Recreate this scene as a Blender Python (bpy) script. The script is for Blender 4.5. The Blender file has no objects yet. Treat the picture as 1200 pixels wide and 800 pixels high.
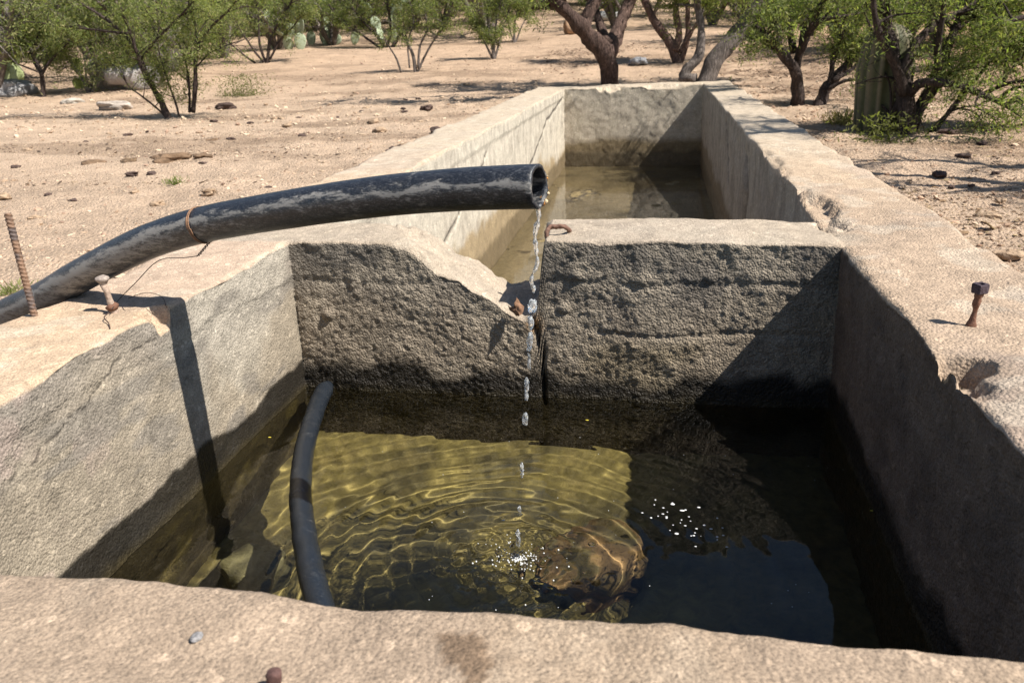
import bpy, math, random
import numpy as np
from mathutils import Matrix, Vector

random.seed(7)
RNG = np.random.default_rng(7)
SC = bpy.context.scene
COL = SC.collection
H = 0.6                                   # eye height above the rim, metres
F, YAW, PITCH, ROLL = 941.5, -0.1927, 0.3513, -0.0405

# ------------------------------------------------------------------ camera
def cam_axes():
    f = np.array([math.sin(YAW)*math.cos(PITCH), math.cos(YAW)*math.cos(PITCH), -math.sin(PITCH)])
    r = np.array([math.cos(YAW), -math.sin(YAW), 0.0]); u = np.cross(r, f)
    return r*math.cos(ROLL)+u*math.sin(ROLL), -r*math.sin(ROLL)+u*math.cos(ROLL), f
AR, AU, AF = cam_axes()
EYE = np.array([0, 0, H])
cd = bpy.data.cameras.new('camera'); cam = bpy.data.objects.new('camera', cd); COL.objects.link(cam)
cd.sensor_width = 36; cd.lens = F/1200*36; cd.clip_start = 0.05; cd.clip_end = 1000
m = Matrix.Identity(4)
for i in range(3):
    m[i][0], m[i][1], m[i][2], m[i][3] = AR[i], AU[i], -AF[i], EYE[i]
cam.matrix_world = m
cd.dof.use_dof = True; cd.dof.focus_distance = 2.1; cd.dof.aperture_fstop = 8.5
SC.camera = cam

# ------------------------------------------------------------------ light
SUN = Vector((0.78, -0.21, 1.0)).normalized()          # towards the sun
EL = math.asin(SUN.z); AZ = math.atan2(SUN.x, SUN.y)
W = bpy.data.worlds.new('World'); SC.world = W; W.use_nodes = True
nt = W.node_tree; nt.nodes.clear()
sky = nt.nodes.new('ShaderNodeTexSky'); sky.sky_type = 'NISHITA'; sky.sun_disc = False
sky.sun_elevation = EL; sky.sun_rotation = AZ; sky.dust_density = 0.4
bg = nt.nodes.new('ShaderNodeBackground'); bg.inputs['Strength'].default_value = 0.066
wo = nt.nodes.new('ShaderNodeOutputWorld')
nt.links.new(sky.outputs[0], bg.inputs[0]); nt.links.new(bg.outputs[0], wo.inputs[0])
sd = bpy.data.lights.new('sun', 'SUN'); sd.energy = 5.0; sd.angle = math.radians(0.53); sd.color = (1, 0.955, 0.88)
sun = bpy.data.objects.new('sun', sd); COL.objects.link(sun)
sun.rotation_euler = SUN.to_track_quat('Z', 'Y').to_euler(); sun.location = (6, -2, 8)
sd.cycles.is_caustics_light = True
SC.view_settings.view_transform = 'Standard'; SC.view_settings.look = 'None'
SC.view_settings.exposure = 0.85; SC.view_settings.gamma = 1.0
SC.view_settings.use_curve_mapping = False
SC.cycles.use_denoising = True
SC.cycles.caustics_refractive = True; SC.cycles.caustics_reflective = False
SC.cycles.max_bounces = 8; SC.cycles.transparent_max_bounces = 12
SC.cycles.sample_clamp_indirect = 6.0

# ------------------------------------------------------------------ geometry helpers
def ray(px, py):
    d = F*AF + AR*(px-600) + AU*(400-py)
    return d/np.linalg.norm(d)
def at_y(px, py, y):                       # point of the sight line at depth y (metres)
    d = ray(px, py); return EYE + d*(y/d[1])
def at_z(px, py, z):
    d = ray(px, py); return EYE + d*((z-H)/d[2])
WZ = -0.905*H                              # water level of the front basin
FZ = -1.56*H                               # floor of the front basin
RWZ = -1.86*H                              # shallow water in the rear tank
RFZ = -1.905*H
def under(px, py, z):                      # point seen through the water surface at height z
    d = ray(px, py); p = EYE + d*((WZ-H)/d[2])
    s = 1/1.33; c = -d[2]; k = math.sqrt(1-s*s*(1-c*c))
    t = d*s + np.array([0, 0, 1])*(s*c-k)
    return p + t*((z-WZ)/t[2])

def _hash(ix, iy, iz, seed):
    h = (ix.astype(np.int64)*374761393 + iy.astype(np.int64)*668265263 + iz.astype(np.int64)*2147483647 + seed*974711)
    h = (h ^ (h >> 13))*1274126177 & 0x7fffffff
    h = (h ^ (h >> 16))*668265263 & 0x7fffffff
    return (h & 0xffffff)/float(0xffffff)*2-1
def vnoise(p, seed=0):
    p = np.asarray(p, float); i = np.floor(p).astype(np.int64); f = p-i; f = f*f*f*(f*(f*6-15)+10)
    r = 0
    for a in (0, 1):
        wa = f[:, 0] if a else 1-f[:, 0]
        for b in (0, 1):
            wb = f[:, 1] if b else 1-f[:, 1]
            for c in (0, 1):
                wc = f[:, 2] if c else 1-f[:, 2]
                r = r + wa*wb*wc*_hash(i[:, 0]+a, i[:, 1]+b, i[:, 2]+c, seed)
    return r
def fbm(p, scale, octv=3, seed=0, gain=0.5):
    p = np.asarray(p, float)/scale; r = 0; a = 1.0; n = 0
    for k in range(octv):
        r = r + a*vnoise(p*(2.03**k)+17.3*k, seed+k); n += a; a *= gain
    return r/n*1.6
def sst(a, b, x):
    t = np.clip((x-a)/(b-a), 0, 1); return t*t*(3-2*t)
def mixc(c1, c2, t):
    t = np.asarray(t)[:, None]; return c1*(1-t)+np.asarray(c2)*t

def mesh_np(name, V, Fq, mats, parent=None, smooth=True, colors=None, normals=None, tris=None, attrs=None):
    me = bpy.data.meshes.new(name)
    V = np.asarray(V, np.float32); Fq = np.asarray(Fq, np.int32).reshape(-1, 4)
    nt_ = 0 if tris is None else len(tris)
    me.vertices.add(len(V)); me.vertices.foreach_set('co', V.ravel())
    li = Fq.ravel()
    if nt_: li = np.concatenate([li, np.asarray(tris, np.int32).ravel()])
    me.loops.add(len(li)); me.loops.foreach_set('vertex_index', li)
    me.polygons.add(len(Fq)+nt_)
    st = np.arange(len(Fq))*4
    if nt_: st = np.concatenate([st, len(Fq)*4+np.arange(nt_)*3])
    me.polygons.foreach_set('loop_start', st.astype(np.int32))
    me.update(calc_edges=True)
    me.polygons.foreach_set('use_smooth', np.full(len(me.polygons), smooth))
    if colors is not None:
        a = me.color_attributes.new('col', 'FLOAT_COLOR', 'POINT')
        c = np.ones((len(V), 4), np.float32); c[:, :3] = colors; a.data.foreach_set('color', c.ravel())
    for k, v in (attrs or {}).items():
        a = me.attributes.new(k, 'FLOAT', 'POINT'); a.data.foreach_set('value', np.asarray(v, np.float32))
    if normals is not None:
        me.normals_split_custom_set_from_vertices([tuple(n) for n in normals])
    me.materials.append(mats)
    o = bpy.data.objects.new(name, me); COL.objects.link(o)
    if parent: o.parent = parent
    return o
def tag(o, label=None, cat=None, group=None, kind=None):
    if label: o['label'] = label
    if cat: o['category'] = cat
    if group: o['group'] = group
    if kind: o['kind'] = kind
    return o
def empty(name, loc=(0, 0, 0)):
    o = bpy.data.objects.new(name, None); COL.objects.link(o); o.location = loc
    o.empty_display_size = 0.1; return o
def keep_world(o, parent):                 # parts are modelled in world coordinates
    o.parent = parent; o.matrix_parent_inverse = Matrix.Translation(-Vector(parent.location)); return o

class Geo:                                 # collects tubes, lumps, leaves into one mesh
    def __init__(s): s.V = []; s.Q = []; s.C = []; s.n = 0; s.T = []
    def add(s, V, Q, C=None):
        V = np.asarray(V, float); s.V.append(V); s.Q.append(np.asarray(Q, int).reshape(-1, 4)+s.n)
        if C is None: C = np.full((len(V), 3), 0.5)
        C = np.asarray(C, float)
        if C.ndim == 1: C = np.tile(C, (len(V), 1))
        s.C.append(C); s.n += len(V)
    def tube(s, P, R, n=8, cap=True, C=None, rough=0.0, seed=0):
        P = np.asarray(P, float); R = np.broadcast_to(np.asarray(R, float), (len(P),)).copy()
        T = np.gradient(P, axis=0); T /= np.linalg.norm(T, axis=1)[:, None]+1e-12
        up = np.array([0.13, 0.97, 0.21]); A = np.cross(T, up); bad = np.linalg.norm(A, axis=1) < 0.15
        A[bad] = np.cross(T[bad], [1, 0, 0.1]); A /= np.linalg.norm(A, axis=1)[:, None]; B = np.cross(T, A)
        th = np.arange(n)/n*2*math.pi
        ring = P[:, None]+R[:, None, None]*(A[:, None]*np.cos(th)[None, :, None]+B[:, None]*np.sin(th)[None, :, None])
        V = ring.reshape(-1, 3)
        if rough:
            nv = V-np.repeat(P, n, axis=0)
            V = V+nv*(fbm(V, float(R.max())*1.2, 2, seed)*rough)[:, None]
        i = np.arange(len(P)-1)[:, None]*n; j = np.arange(n)[None]; j2 = (j+1) % n
        Q = np.stack([i+j, i+j2, i+n+j2, i+n+j], -1).reshape(-1, 4)
        if cap:
            V = np.vstack([V, P[0], P[-1]]); a, b = len(V)-2, len(V)-1; L = (len(P)-1)*n
            c1 = [(a, (k+2) % n, (k+1) % n, k) for k in range(0, n, 2)]
            c2 = [(b, L+k, L+(k+1) % n, L+(k+2) % n) for k in range(0, n, 2)]
            Q = np.vstack([Q, c1, c2])
        s.add(V, Q, C)
    def build(s, name, mat, parent=None, smooth=True):
        return mesh_np(name, np.vstack(s.V), np.vstack(s.Q), mat, parent, smooth, np.vstack(s.C))

def sphere_vq(nu=16, nv=10):
    u = np.arange(nu)/nu*2*math.pi; v = (np.arange(nv)+0.5)/nv*math.pi
    V = np.stack([np.outer(np.sin(v), np.cos(u)), np.outer(np.sin(v), np.sin(u)), np.outer(np.cos(v), np.ones(nu))], -1).reshape(-1, 3)
    i = np.arange(nv-1)[:, None]*nu; j = np.arange(nu)[None]; j2 = (j+1) % nu
    Q = np.stack([i+j, i+nu+j, i+nu+j2, i+j2], -1).reshape(-1, 4)
    V = np.vstack([V, [0, 0, 1], [0, 0, -1]]); t, b = len(V)-2, len(V)-1; L = (nv-1)*nu
    Q = np.vstack([Q, [(t, k, (k+1) % nu, (k+2) % nu) for k in range(0, nu, 2)], [(b, L+(k+2) % nu, L+(k+1) % nu, L+k) for k in range(0, nu, 2)]])
    return V, Q
def smooth_path(P, n):                     # Catmull-Rom
    P = np.asarray(P, float); Q = np.vstack([2*P[0]-P[1], P, 2*P[-1]-P[-2]])
    t = np.linspace(0, len(P)-1-1e-9, n); i = t.astype(int); f = (t-i)[:, None]
    a, b, c, d = Q[i], Q[i+1], Q[i+2], Q[i+3]
    return 0.5*((2*b)+(c-a)*f+(2*a-5*b+4*c-d)*f**2+(3*b-a-3*c+d)*f**3)

# ------------------------------------------------------------------ materials
class NT:
    def __init__(s, name):
        s.m = bpy.data.materials.new(name); s.m.use_nodes = True; s.t = s.m.node_tree; s.t.nodes.clear()
        s.out = s.n('ShaderNodeOutputMaterial')
    def n(s, t, **k):
        x = s.t.nodes.new(t)
        for a, b in k.items():
            setattr(x, a, b)
        return x
    def l(s, a, b): s.t.links.new(a, b)
    def coord(s): return s.n('ShaderNodeTexCoord').outputs['Object']
    def noise(s, scale, detail=4, rough=0.55, co=None, dist=0.0):
        x = s.n('ShaderNodeTexNoise'); x.inputs['Scale'].default_value = scale; x.inputs['Detail'].default_value = detail
        x.inputs['Roughness'].default_value = rough; x.inputs['Distortion'].default_value = dist
        s.l(co if co is not None else s.coord(), x.inputs['Vector']); return x.outputs['Fac']
    def vor(s, scale, co=None, feature='F1'):
        x = s.n('ShaderNodeTexVoronoi'); x.inputs['Scale'].default_value = scale; x.feature = feature
        s.l(co if co is not None else s.coord(), x.inputs['Vector']); return x
    def ramp(s, fac, stops):
        x = s.n('ShaderNodeValToRGB'); e = x.color_ramp.elements
        while len(e) < len(stops): e.new(0.5)
        for k, (p, c) in enumerate(stops):
            e[k].position = p; e[k].color = (c[0], c[1], c[2], 1) if hasattr(c, '__len__') else (c, c, c, 1)
        s.l(fac, x.inputs[0]); return x.outputs[0]
    def mix(s, a, b, fac, mode='MIX'):
        x = s.n('ShaderNodeMix', data_type='RGBA', blend_type=mode)
        for v, k in ((fac, 0), (a, 6), (b, 7)):
            if hasattr(v, 'is_output'): s.l(v, x.inputs[k])
            elif k == 0: x.inputs[0].default_value = v
            else: x.inputs[k].default_value = (*v, 1) if len(v) == 3 else v
        return x.outputs[2]
    def math(s, op, a, b=0.0):
        x = s.n('ShaderNodeMath', operation=op)
        for k, v in ((0, a), (1, b)):
            if hasattr(v, 'is_output'): s.l(v, x.inputs[k])
            else: x.inputs[k].default_value = v
        return x.outputs[0]
    def attr(s, name): 
        x = s.n('ShaderNodeAttribute'); x.attribute_name = name; return x
    def bump(s, h, strength=1.0, dist=0.01, normal=None):
        x = s.n('ShaderNodeBump'); x.inputs['Strength'].default_value = strength; x.inputs['Distance'].default_value = dist
        s.l(h, x.inputs['Height'])
        if normal: s.l(normal, x.inputs['Normal'])
        return x.outputs[0]
    def principled(s, base, rough=0.9, bump=None, metallic=0.0, spec=0.3, **k):
        p = s.n('ShaderNodeBsdfPrincipled')
        for v, key in ((base, 'Base Color'), (rough, 'Roughness'), (metallic, 'Metallic'), (spec, 'Specular IOR Level')):
            if hasattr(v, 'is_output'): s.l(v, p.inputs[key])
            elif key == 'Base Color': p.inputs[key].default_value = (*v, 1)
            else: p.inputs[key].default_value = v
        if bump: s.l(bump, p.inputs['Normal'])
        for a, b in k.items(): p.inputs[a].default_value = b
        s.l(p.outputs[0], s.out.inputs[0]); return p

def mat_concrete():
    t = NT('concrete'); co = t.coord(); c = t.attr('col').outputs['Color']; wet = t.attr('wet').outputs['Fac']; gr = t.attr('grit').outputs['Fac']
    g = t.noise(260, 3, 0.7, co); s = t.vor(150, co)
    big = t.noise(14, 5, 0.62, co)
    c = t.mix(c, t.ramp(big, [(0.25, 0.55), (0.5, 1.0), (0.75, 1.35)]), 0.55, 'MULTIPLY')
    c = t.mix(c, t.ramp(g, [(0.30, 0.35), (0.48, 0.95), (0.70, 1.5)]), 0.75, 'MULTIPLY')
    peb = t.ramp(t.vor(95, co).outputs['Color'], [(0.0, 0.68), (0.6, 1.0), (0.8, 1.05), (0.94, 1.9)])
    c = t.mix(c, peb, 0.45, 'MULTIPLY')
    h = t.math('ADD', t.math('MULTIPLY', g, 0.6), t.math('MULTIPLY', s.outputs['Distance'], -1.0))
    h = t.math('ADD', h, t.math('MULTIPLY', t.noise(120, 5, 0.75, co), 0.5))
    h = t.math('ADD', h, t.math('MULTIPLY', t.vor(85, co).outputs['Distance'], -0.8))
    h = t.math('MULTIPLY', h, gr)
    r = t.n('ShaderNodeMapRange'); r.inputs[3].default_value = 0.93; r.inputs[4].default_value = 0.5; t.l(wet, r.inputs[0])
    t.principled(c, r.outputs[0], t.bump(h, 0.8, 0.0045), spec=0.3)
    return t.m
def mat_ground():
    t = NT('sandy_soil'); co = t.coord(); c = t.attr('col').outputs['Color']
    c = t.mix(c, t.ramp(t.noise(3.2, 6, 0.65, co), [(0.3, 0.72), (0.5, 1.0), (0.7, 1.18)]), 0.8, 'MULTIPLY')
    c = t.mix(c, t.ramp(t.noise(60, 4, 0.7, co), [(0.32, 0.5), (0.46, 1.0), (0.7, 1.25)]), 0.7, 'MULTIPLY')
    v = t.vor(55, co)
    c = t.mix(c, t.ramp(v.outputs['Color'], [(0.0, 0.62), (0.2, 0.95), (0.8, 1.0), (0.95, 1.35)]), 0.5, 'MULTIPLY')
    h = t.math('ADD', t.math('MULTIPLY', t.noise(38, 6, 0.7, co), 1.3), t.math('MULTIPLY', v.outputs['Distance'], -0.7))
    t.principled(c, 0.95, t.bump(h, 0.9, 0.03), spec=0.15)
    return t.m
def mat_vcol(name, rough=0.85, bscale=40, bdist=0.01, var=0.6, spec=0.25, metallic=0.0):
    t = NT(name); co = t.coord(); c = t.attr('col').outputs['Color']; n = t.noise(bscale, 5, 0.65, co)
    c = t.mix(c, t.ramp(n, [(0.3, 0.5), (0.5, 1.0), (0.7, 1.45)]), var, 'MULTIPLY')
    t.principled(c, rough, t.bump(n, 0.8, bdist), spec=spec, metallic=metallic); return t.m
def mat_bark():
    t = NT('bark'); co = t.coord(); mp = t.n('ShaderNodeMapping'); mp.inputs['Scale'].default_value = (1, 1, 0.16); t.l(co, mp.inputs[0])
    n = t.noise(42, 6, 0.7, mp.outputs[0], 0.8); n2 = t.noise(7, 4, 0.6, co); c = t.attr('col').outputs['Color']
    c = t.mix(c, t.ramp(n, [(0.32, 0.30), (0.5, 0.95), (0.68, 2.1)]), 0.85, 'MULTIPLY'); c = t.mix(c, t.ramp(n2, [(0.35, 0.7), (0.65, 1.4)]), 0.8, 'MULTIPLY')
    t.principled(c, 0.92, t.bump(n, 1.0, 0.05), spec=0.2); return t.m
def mat_leaf(name, trans=0.5):
    t = NT(name); c = t.attr('col').outputs['Color']
    d = t.n('ShaderNodeBsdfDiffuse'); tr = t.n('ShaderNodeBsdfTranslucent'); m_ = t.n('ShaderNodeMixShader'); m_.inputs[0].default_value = trans
    t.l(c, d.inputs[0]); t.l(t.mix(c, (1.3, 1.5, 0.5), 1.0, 'MULTIPLY'), tr.inputs[0])
    t.l(d.outputs[0], m_.inputs[1]); t.l(tr.outputs[0], m_.inputs[2]); t.l(m_.outputs[0], t.out.inputs[0]); return t.m
def mat_water(name):
    t = NT(name); g = t.n('ShaderNodeBsdfGlass'); g.inputs['Roughness'].default_value = 0.0; g.inputs['IOR'].default_value = 1.33
    g.inputs['Color'].default_value = (1, 1, 1, 1)
    t.l(g.outputs[0], t.out.inputs[0]); return t.m
def mat_drop():                            # falling water full of air: glassy with a little white scatter
    t = NT('clear_water'); g = t.n('ShaderNodeBsdfGlass'); g.inputs['Roughness'].default_value = 0.06; g.inputs['IOR'].default_value = 1.33
    d = t.n('ShaderNodeBsdfPrincipled'); d.inputs['Base Color'].default_value = (0.85, 0.88, 0.9, 1); d.inputs['Roughness'].default_value = 0.15
    x = t.n('ShaderNodeMixShader'); t.l(t.ramp(t.noise(160, 3, 0.6), [(0.42, 0.06), (0.64, 0.38)]), x.inputs[0]); t.l(g.outputs[0], x.inputs[1]); t.l(d.outputs[0], x.inputs[2]); t.l(x.outputs[0], t.out.inputs[0]); return t.m
def mat_pipe(name, dust_amt=1.0, scuff=0.32, base=(0.013, 0.015, 0.020), rough=0.30):
    t = NT(name); co = t.coord(); mp = t.n('ShaderNodeMapping'); mp.inputs['Scale'].default_value = (1, 3.2, 4.5); t.l(co, mp.inputs[0])
    n = t.noise(9, 9, 0.80, mp.outputs[0], 0.5); n2 = t.noise(38, 8, 0.85, mp.outputs[0], 0.3)
    d = t.attr('dust').outputs['Fac']
    f = t.math('ADD', t.math('ADD', t.math('MULTIPLY', n, 1.6), t.math('MULTIPLY', n2, 1.3)), t.math('MULTIPLY', d, 0.9))
    f = t.ramp(f, [(0.0, 0.0), (0.5, 0.0), (1.0, 1.0)]) if False else t.math('MULTIPLY', t.ramp(t.math('MULTIPLY', f, 0.5), [(0.835, 0.0), (0.885, 0.20), (0.93, 0.60)]), dust_amt)
    scr = t.ramp(t.noise(120, 3, 0.6, mp.outputs[0], 1.0), [(0.52, 0.0), (0.70, scuff)])
    c = t.mix(base, (0.36, 0.34, 0.31), f); c = t.mix(c, (0.30, 0.31, 0.33), scr)
    r = t.n('ShaderNodeMapRange'); r.inputs[3].default_value = rough; r.inputs[4].default_value = 0.9; t.l(f, r.inputs[0])
    t.principled(c, r.outputs[0], t.bump(n2, 0.35, 0.004), spec=0.5); return t.m
M = dict(concrete=mat_concrete(), ground=mat_ground(), water=mat_water('water'), drop=mat_drop(), bubble=mat_water('bubble_water'),
         leaf=mat_leaf('leaf'), bark=mat_bark(), stone=mat_vcol('stone', 0.92, 30, 0.02, 0.4),
         rust=mat_vcol('rusty_metal', 0.75, 160, 0.003, 0.75, 0.35, 0.25), pad=mat_vcol('cactus_skin', 0.6, 20, 0.004, 0.35),
         silt=mat_vcol('algae_silt', 0.8, 30, 0.01, 0.7), litter=mat_vcol('litter', 0.95, 60, 0.003, 0.5),
         pipe=mat_pipe('black_plastic'), hose=mat_pipe('wet_black_plastic', 0.15, 0.05, (0.012, 0.016, 0.022), 0.22))
t = NT('foam'); t.principled((0.58, 0.58, 0.56), 0.35, spec=0.5); M['foam'] = t.m

# ------------------------------------------------------------------ ground
def gz(x, y):
    x = np.asarray(x, float); y = np.asarray(y, float)
    z = -0.36 + 0.028*np.clip(y-6, 0, 8) + 0.075*np.clip(y-14, 0, 16) + 0.14*np.clip(y-30, 0, 400)
    z = z + 0.02*np.clip(np.abs(x)-6, 0, 200)*0.8 + 0.05*np.clip(x-3, 0, 60)*sst(2, 10, y)*0.35
    P = np.stack([x.ravel(), y.ravel(), 0*x.ravel()], -1)
    w = sst(3, 14, np.abs(P[:, 0]+0.3)) + sst(13, 22, P[:, 1])
    z = z + (fbm(P, 4.5, 3, 5)*0.10*np.clip(w, 0, 1)).reshape(x.shape)
    return z
def gpoint(px, py):                        # where the sight line meets the ground
    d = ray(px, py); t = 1.2*1.006**np.arange(900); P = EYE+d*t[:, None]
    k = int(np.argmax(P[:, 2] < gz(P[:, 0], P[:, 1]))); t = np.linspace(t[max(k-1, 0)], t[k], 40); P = EYE+d*t[:, None]; z = gz(P[:, 0], P[:, 1])
    k = int(np.argmax(P[:, 2] <= z)); return np.array([P[k, 0], P[k, 1], z[k]])

XO0, XI0, XI1, XO1 = -2.74*H, -2.10*H, 0.90*H, 1.56*H
YO0, YI0, YC0, YC1, YR0, YR1 = 0.62*H, 1.225*H, 4.19*H, 4.73*H, 20.2*H, 21.3*H
def flare(x, y):                           # the rear tank widens a little to the left
    k = np.clip((y-YC1)/(YR0-YC1), 0, 1.2); left = np.clip((XI1-x)/(XI1-XI0), 0, 1.4)
    return -(0.10*H*sst(YC0, YC1+0.15, y) + 0.21*H*k)*left - 0.03*H*k*(1-np.clip(left, 0, 1)) - np.where(x < XI0, 1, 0)*k*0.10*H*np.clip((XI0-x)/(XI0-XO0), 0, 1)

def make_ground():
    def lines(a, b, s, far0, far1, g=1.05):
        L = list(np.arange(a, b, s)); st = s
        while L[-1] < far1: st *= g; L.append(L[-1]+st)
        st = s; P = []; v = L[0]
        while v > far0: st *= g; v -= st; P.append(v)
        return np.array(P[::-1]+L)
    X = lines(-4.6, 3.6, 0.032, -130, 130, 1.06); Y = lines(0.6, 9.0, 0.034, -6, 260, 1.018)
    gx, gy = np.meshgrid(X, Y, indexing='ij'); P = np.stack([gx.ravel(), gy.ravel(), 0*gx.ravel()], -1)
    z = gz(gx, gy).ravel()
    near = 1-sst(12, 40, P[:, 1])
    lump = fbm(P, 0.5, 4, 21); hoof = fbm(P, 0.11, 3, 31, 0.6)
    z = z+lump*0.022*near+hoof*0.015*near
    P[:, 2] = z
    # soil colour: pale sand, redder to the right under the trees, litter patches
    A = np.array([0.50, 0.368, 0.262]); c = np.tile(A, (len(P), 1))
    red = sst(0.5, 6, P[:, 0])*0.75*sst(3, 9, P[:, 1]) + 0.35*sst(10, 20, P[:, 1])
    c = mixc(c, (0.43, 0.275, 0.17), np.clip(red, 0, 1))
    patch = sst(0.20, 0.55, fbm(P*np.array([0.55, 1.5, 1]), 1.1, 4, 77))*sst(5, 9, P[:, 1])
    c = mixc(c, (0.24, 0.165, 0.11), patch*0.6); pt2 = sst(0.05, 0.45, fbm(P*np.array([0.7, 1.2, 1]), 0.6, 5, 78, 0.65))*sst(1.5, 4, P[:, 0]+0.2*P[:, 1]-0.9)*sst(4.5, 7, P[:, 1])*sst(24, 16, P[:, 1])
    c = mixc(c, (0.20, 0.13, 0.085), pt2*0.75)
    c = c*(1+0.10*lump[:, None])
    nx, ny = len(X), len(Y)
    i = np.arange(nx-1)[:, None]; j = np.arange(ny-1)[None]
    Q = np.stack([i*ny+j, (i+1)*ny+j, (i+1)*ny+j+1, i*ny+j+1], -1).reshape(-1, 4)
    cx = (gx[:-1, :-1]+gx[1:, 1:]).ravel()/2; cy = (gy[:-1, :-1]+gy[1:, 1:]).ravel()/2
    xw = cx+0.10*H*sst(YC0, YC1, cy)+0.2*H*np.clip((cy-YC1)/(YR0-YC1), 0, 1)*(cx < 0)
    inside = (xw > XO0+0.09) & (cx < XO1-0.09) & (cy > YO0+0.09) & (cy < YR1-0.12)
    o = mesh_np('ground', P, Q[~inside], M['ground'], colors=c); tag(o, kind='structure')
    return o
make_ground()

# ------------------------------------------------------------------ concrete trough: one welded shell, then split into walls
def seg_dist(p2, path):
    d = np.full(len(p2), 9.9)
    for a, b in zip(path[:-1], path[1:]):
        a = np.array(a); b = np.array(b); t = np.clip(((p2-a)@(b-a))/((b-a)@(b-a)), 0, 1)
        d = np.minimum(d, np.linalg.norm(p2-(a+t[:, None]*(b-a)), axis=1))
    return d
def make_trough():
    def ln(a, b, s): return np.linspace(a, b, max(2, int(round((b-a)/s))+1))
    X = np.concatenate([ln(XO0, XI0, 0.011)[:-1], ln(XI0, XI1, 0.0062)[:-1], ln(XI1, XO1, 0.011)])
    Yr = [YC1]; st = 0.010
    while Yr[-1] < YR0-0.03: Yr.append(Yr[-1]+st); st = min(st*1.02, 0.04)
    Yr[-1] = YR0
    Y = np.concatenate([ln(YO0, YI0, 0.008)[:-1], ln(YI0, YC0, 0.0068)[:-1], ln(YC0, YC1, 0.0068)[:-1], Yr[:-1], ln(YR0, YR1, 0.022)])
    nx, ny = len(X), len(Y)
    ix0, ix1 = np.argmin(abs(X-XI0)), np.argmin(abs(X-XI1))
    ja, jb, jc, jd = [int(np.argmin(abs(Y-v))) for v in (YI0, YC0, YC1, YR0)]
    gx, gy = np.meshgrid(X, Y, indexing='ij'); px, py = gx.ravel(), gy.ravel()
    # top height
    p0 = np.stack([px, py, 0*px], -1)
    z = fbm(p0, 0.55, 3, 3)*0.010 + fbm(p0, 0.09, 2, 4)*0.003
    # sag and notch in the dividing wall, measured along the front and back edges
    NX = np.array([-1.62, -1.50, -1.38, -1.30, -1.23, -1.12, -1.03, -0.91, -0.81, -0.745, -0.70, -0.665, -0.640, -0.62])*H
    NF = np.array([0, -0.008, -0.030, -0.085, -0.165, -0.205, -0.275, -0.325, -0.385, -0.425, -0.42, -0.37, -0.14, 0.0])*H
    NXB = np.array([-1.66, -1.45, -1.29, -1.19, -1.05, -0.96, -0.88, -0.68, -0.655, -0.64])*H
    NB = np.array([0, -0.035, -0.11, -0.205, -0.26, -0.35, -0.38, -0.36, -0.12, 0.0])*H
    k = np.clip((py-YC0)/(YC1-YC0), 0, 1)
    zn = np.interp(px, NX, NF)*(1-k)+np.interp(px, NXB, NB)*k
    incross = (py > YC0-0.004) & (py < YC1+0.004) & (px > XI0) & (px < XI1)
    notchy = np.abs(zn) > 0.01
    z = z+np.where(incross, zn+np.where(notchy, fbm(p0, 0.05, 3, 8)*0.013, 0), 0)
    z = z+np.where(incross & (px > -0.62*H), 0.006, 0)
    # distance to cavity edge, for worn rounded arrises
    def drect(x0, x1, y0, y1):
        dx = np.maximum(np.maximum(x0-px, px-x1), 0); dy = np.maximum(np.maximum(y0-py, py-y1), 0)
        return np.hypot(dx, dy)
    dc1 = drect(XI0, XI1, YI0, YC0); dc2 = drect(XI0, XI1, YC1, YR0)
    dout = np.minimum.reduce([px-XO0, XO1-px, py-YO0, YR1-py])
    w = 0.005+0.010*np.clip(0.4+fbm(p0, 0.16, 3, 12), 0, 1.6)
    for d in (dc1, dc2):
        z = z-np.where(d < w, (1-d/w)**2*w*0.75, 0)
    w2 = 0.03*np.clip(0.6+fbm(p0, 0.2, 2, 13), 0.2, 1.6); z = z-np.where(dout < w2, (1-dout/w2)**2*w2*0.8, 0)
    # crumbled places: (x, y, radius x, radius y, depth)
    for cx, cy, rx, ry, dp in ((0.95*H, 2.60*H, 0.052, 0.060, 0.065), (0.93*H, 2.42*H, 0.03, 0.05, 0.03), (0.94*H, 5.12*H, 0.075, 0.40, 0.036),
                               (0.92*H, 7.2*H, 0.04, 0.5, 0.02), (-2.12*H, 2.93*H, 0.04, 0.055, 0.05), (-1.0*H, 20.3*H, 0.20, 0.25, 0.07), (0.1*H, 20.2*H, 0.3, 0.15, 0.04),):
        q = np.hypot((px-cx)/rx, (py-cy)/ry)+fbm(p0, 0.035 if rx < .1 else .1, 3, 41)*0.45
        z = z-dp*(1-sst(0.45, 1.05, q))
    top = np.stack([px, py, z], -1)
    V = [top]; Nn = [np.tile([0, 0, 1.0], (len(top), 1))]; reg = [np.zeros(len(top), int)]; cnt = len(top)
    i = np.arange(nx-1)[:, None]; j = np.arange(ny-1)[None]
    Q = np.stack([i*ny+j, (i+1)*ny+j, (i+1)*ny+j+1, i*ny+j+1], -1)
    I, J = np.broadcast_arrays(i, j)
    cav = (I >= ix0) & (I < ix1) & (((J >= ja) & (J < jb)) | ((J >= jc) & (J < jd)))
    solid = ~cav
    part = np.where(I < ix0, 0, np.where(I >= ix1, 1, np.where(J < ja, 2, np.where(J < jd, 3, 4))))
    faces = [Q[solid]]; fp = [part[solid]]
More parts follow.
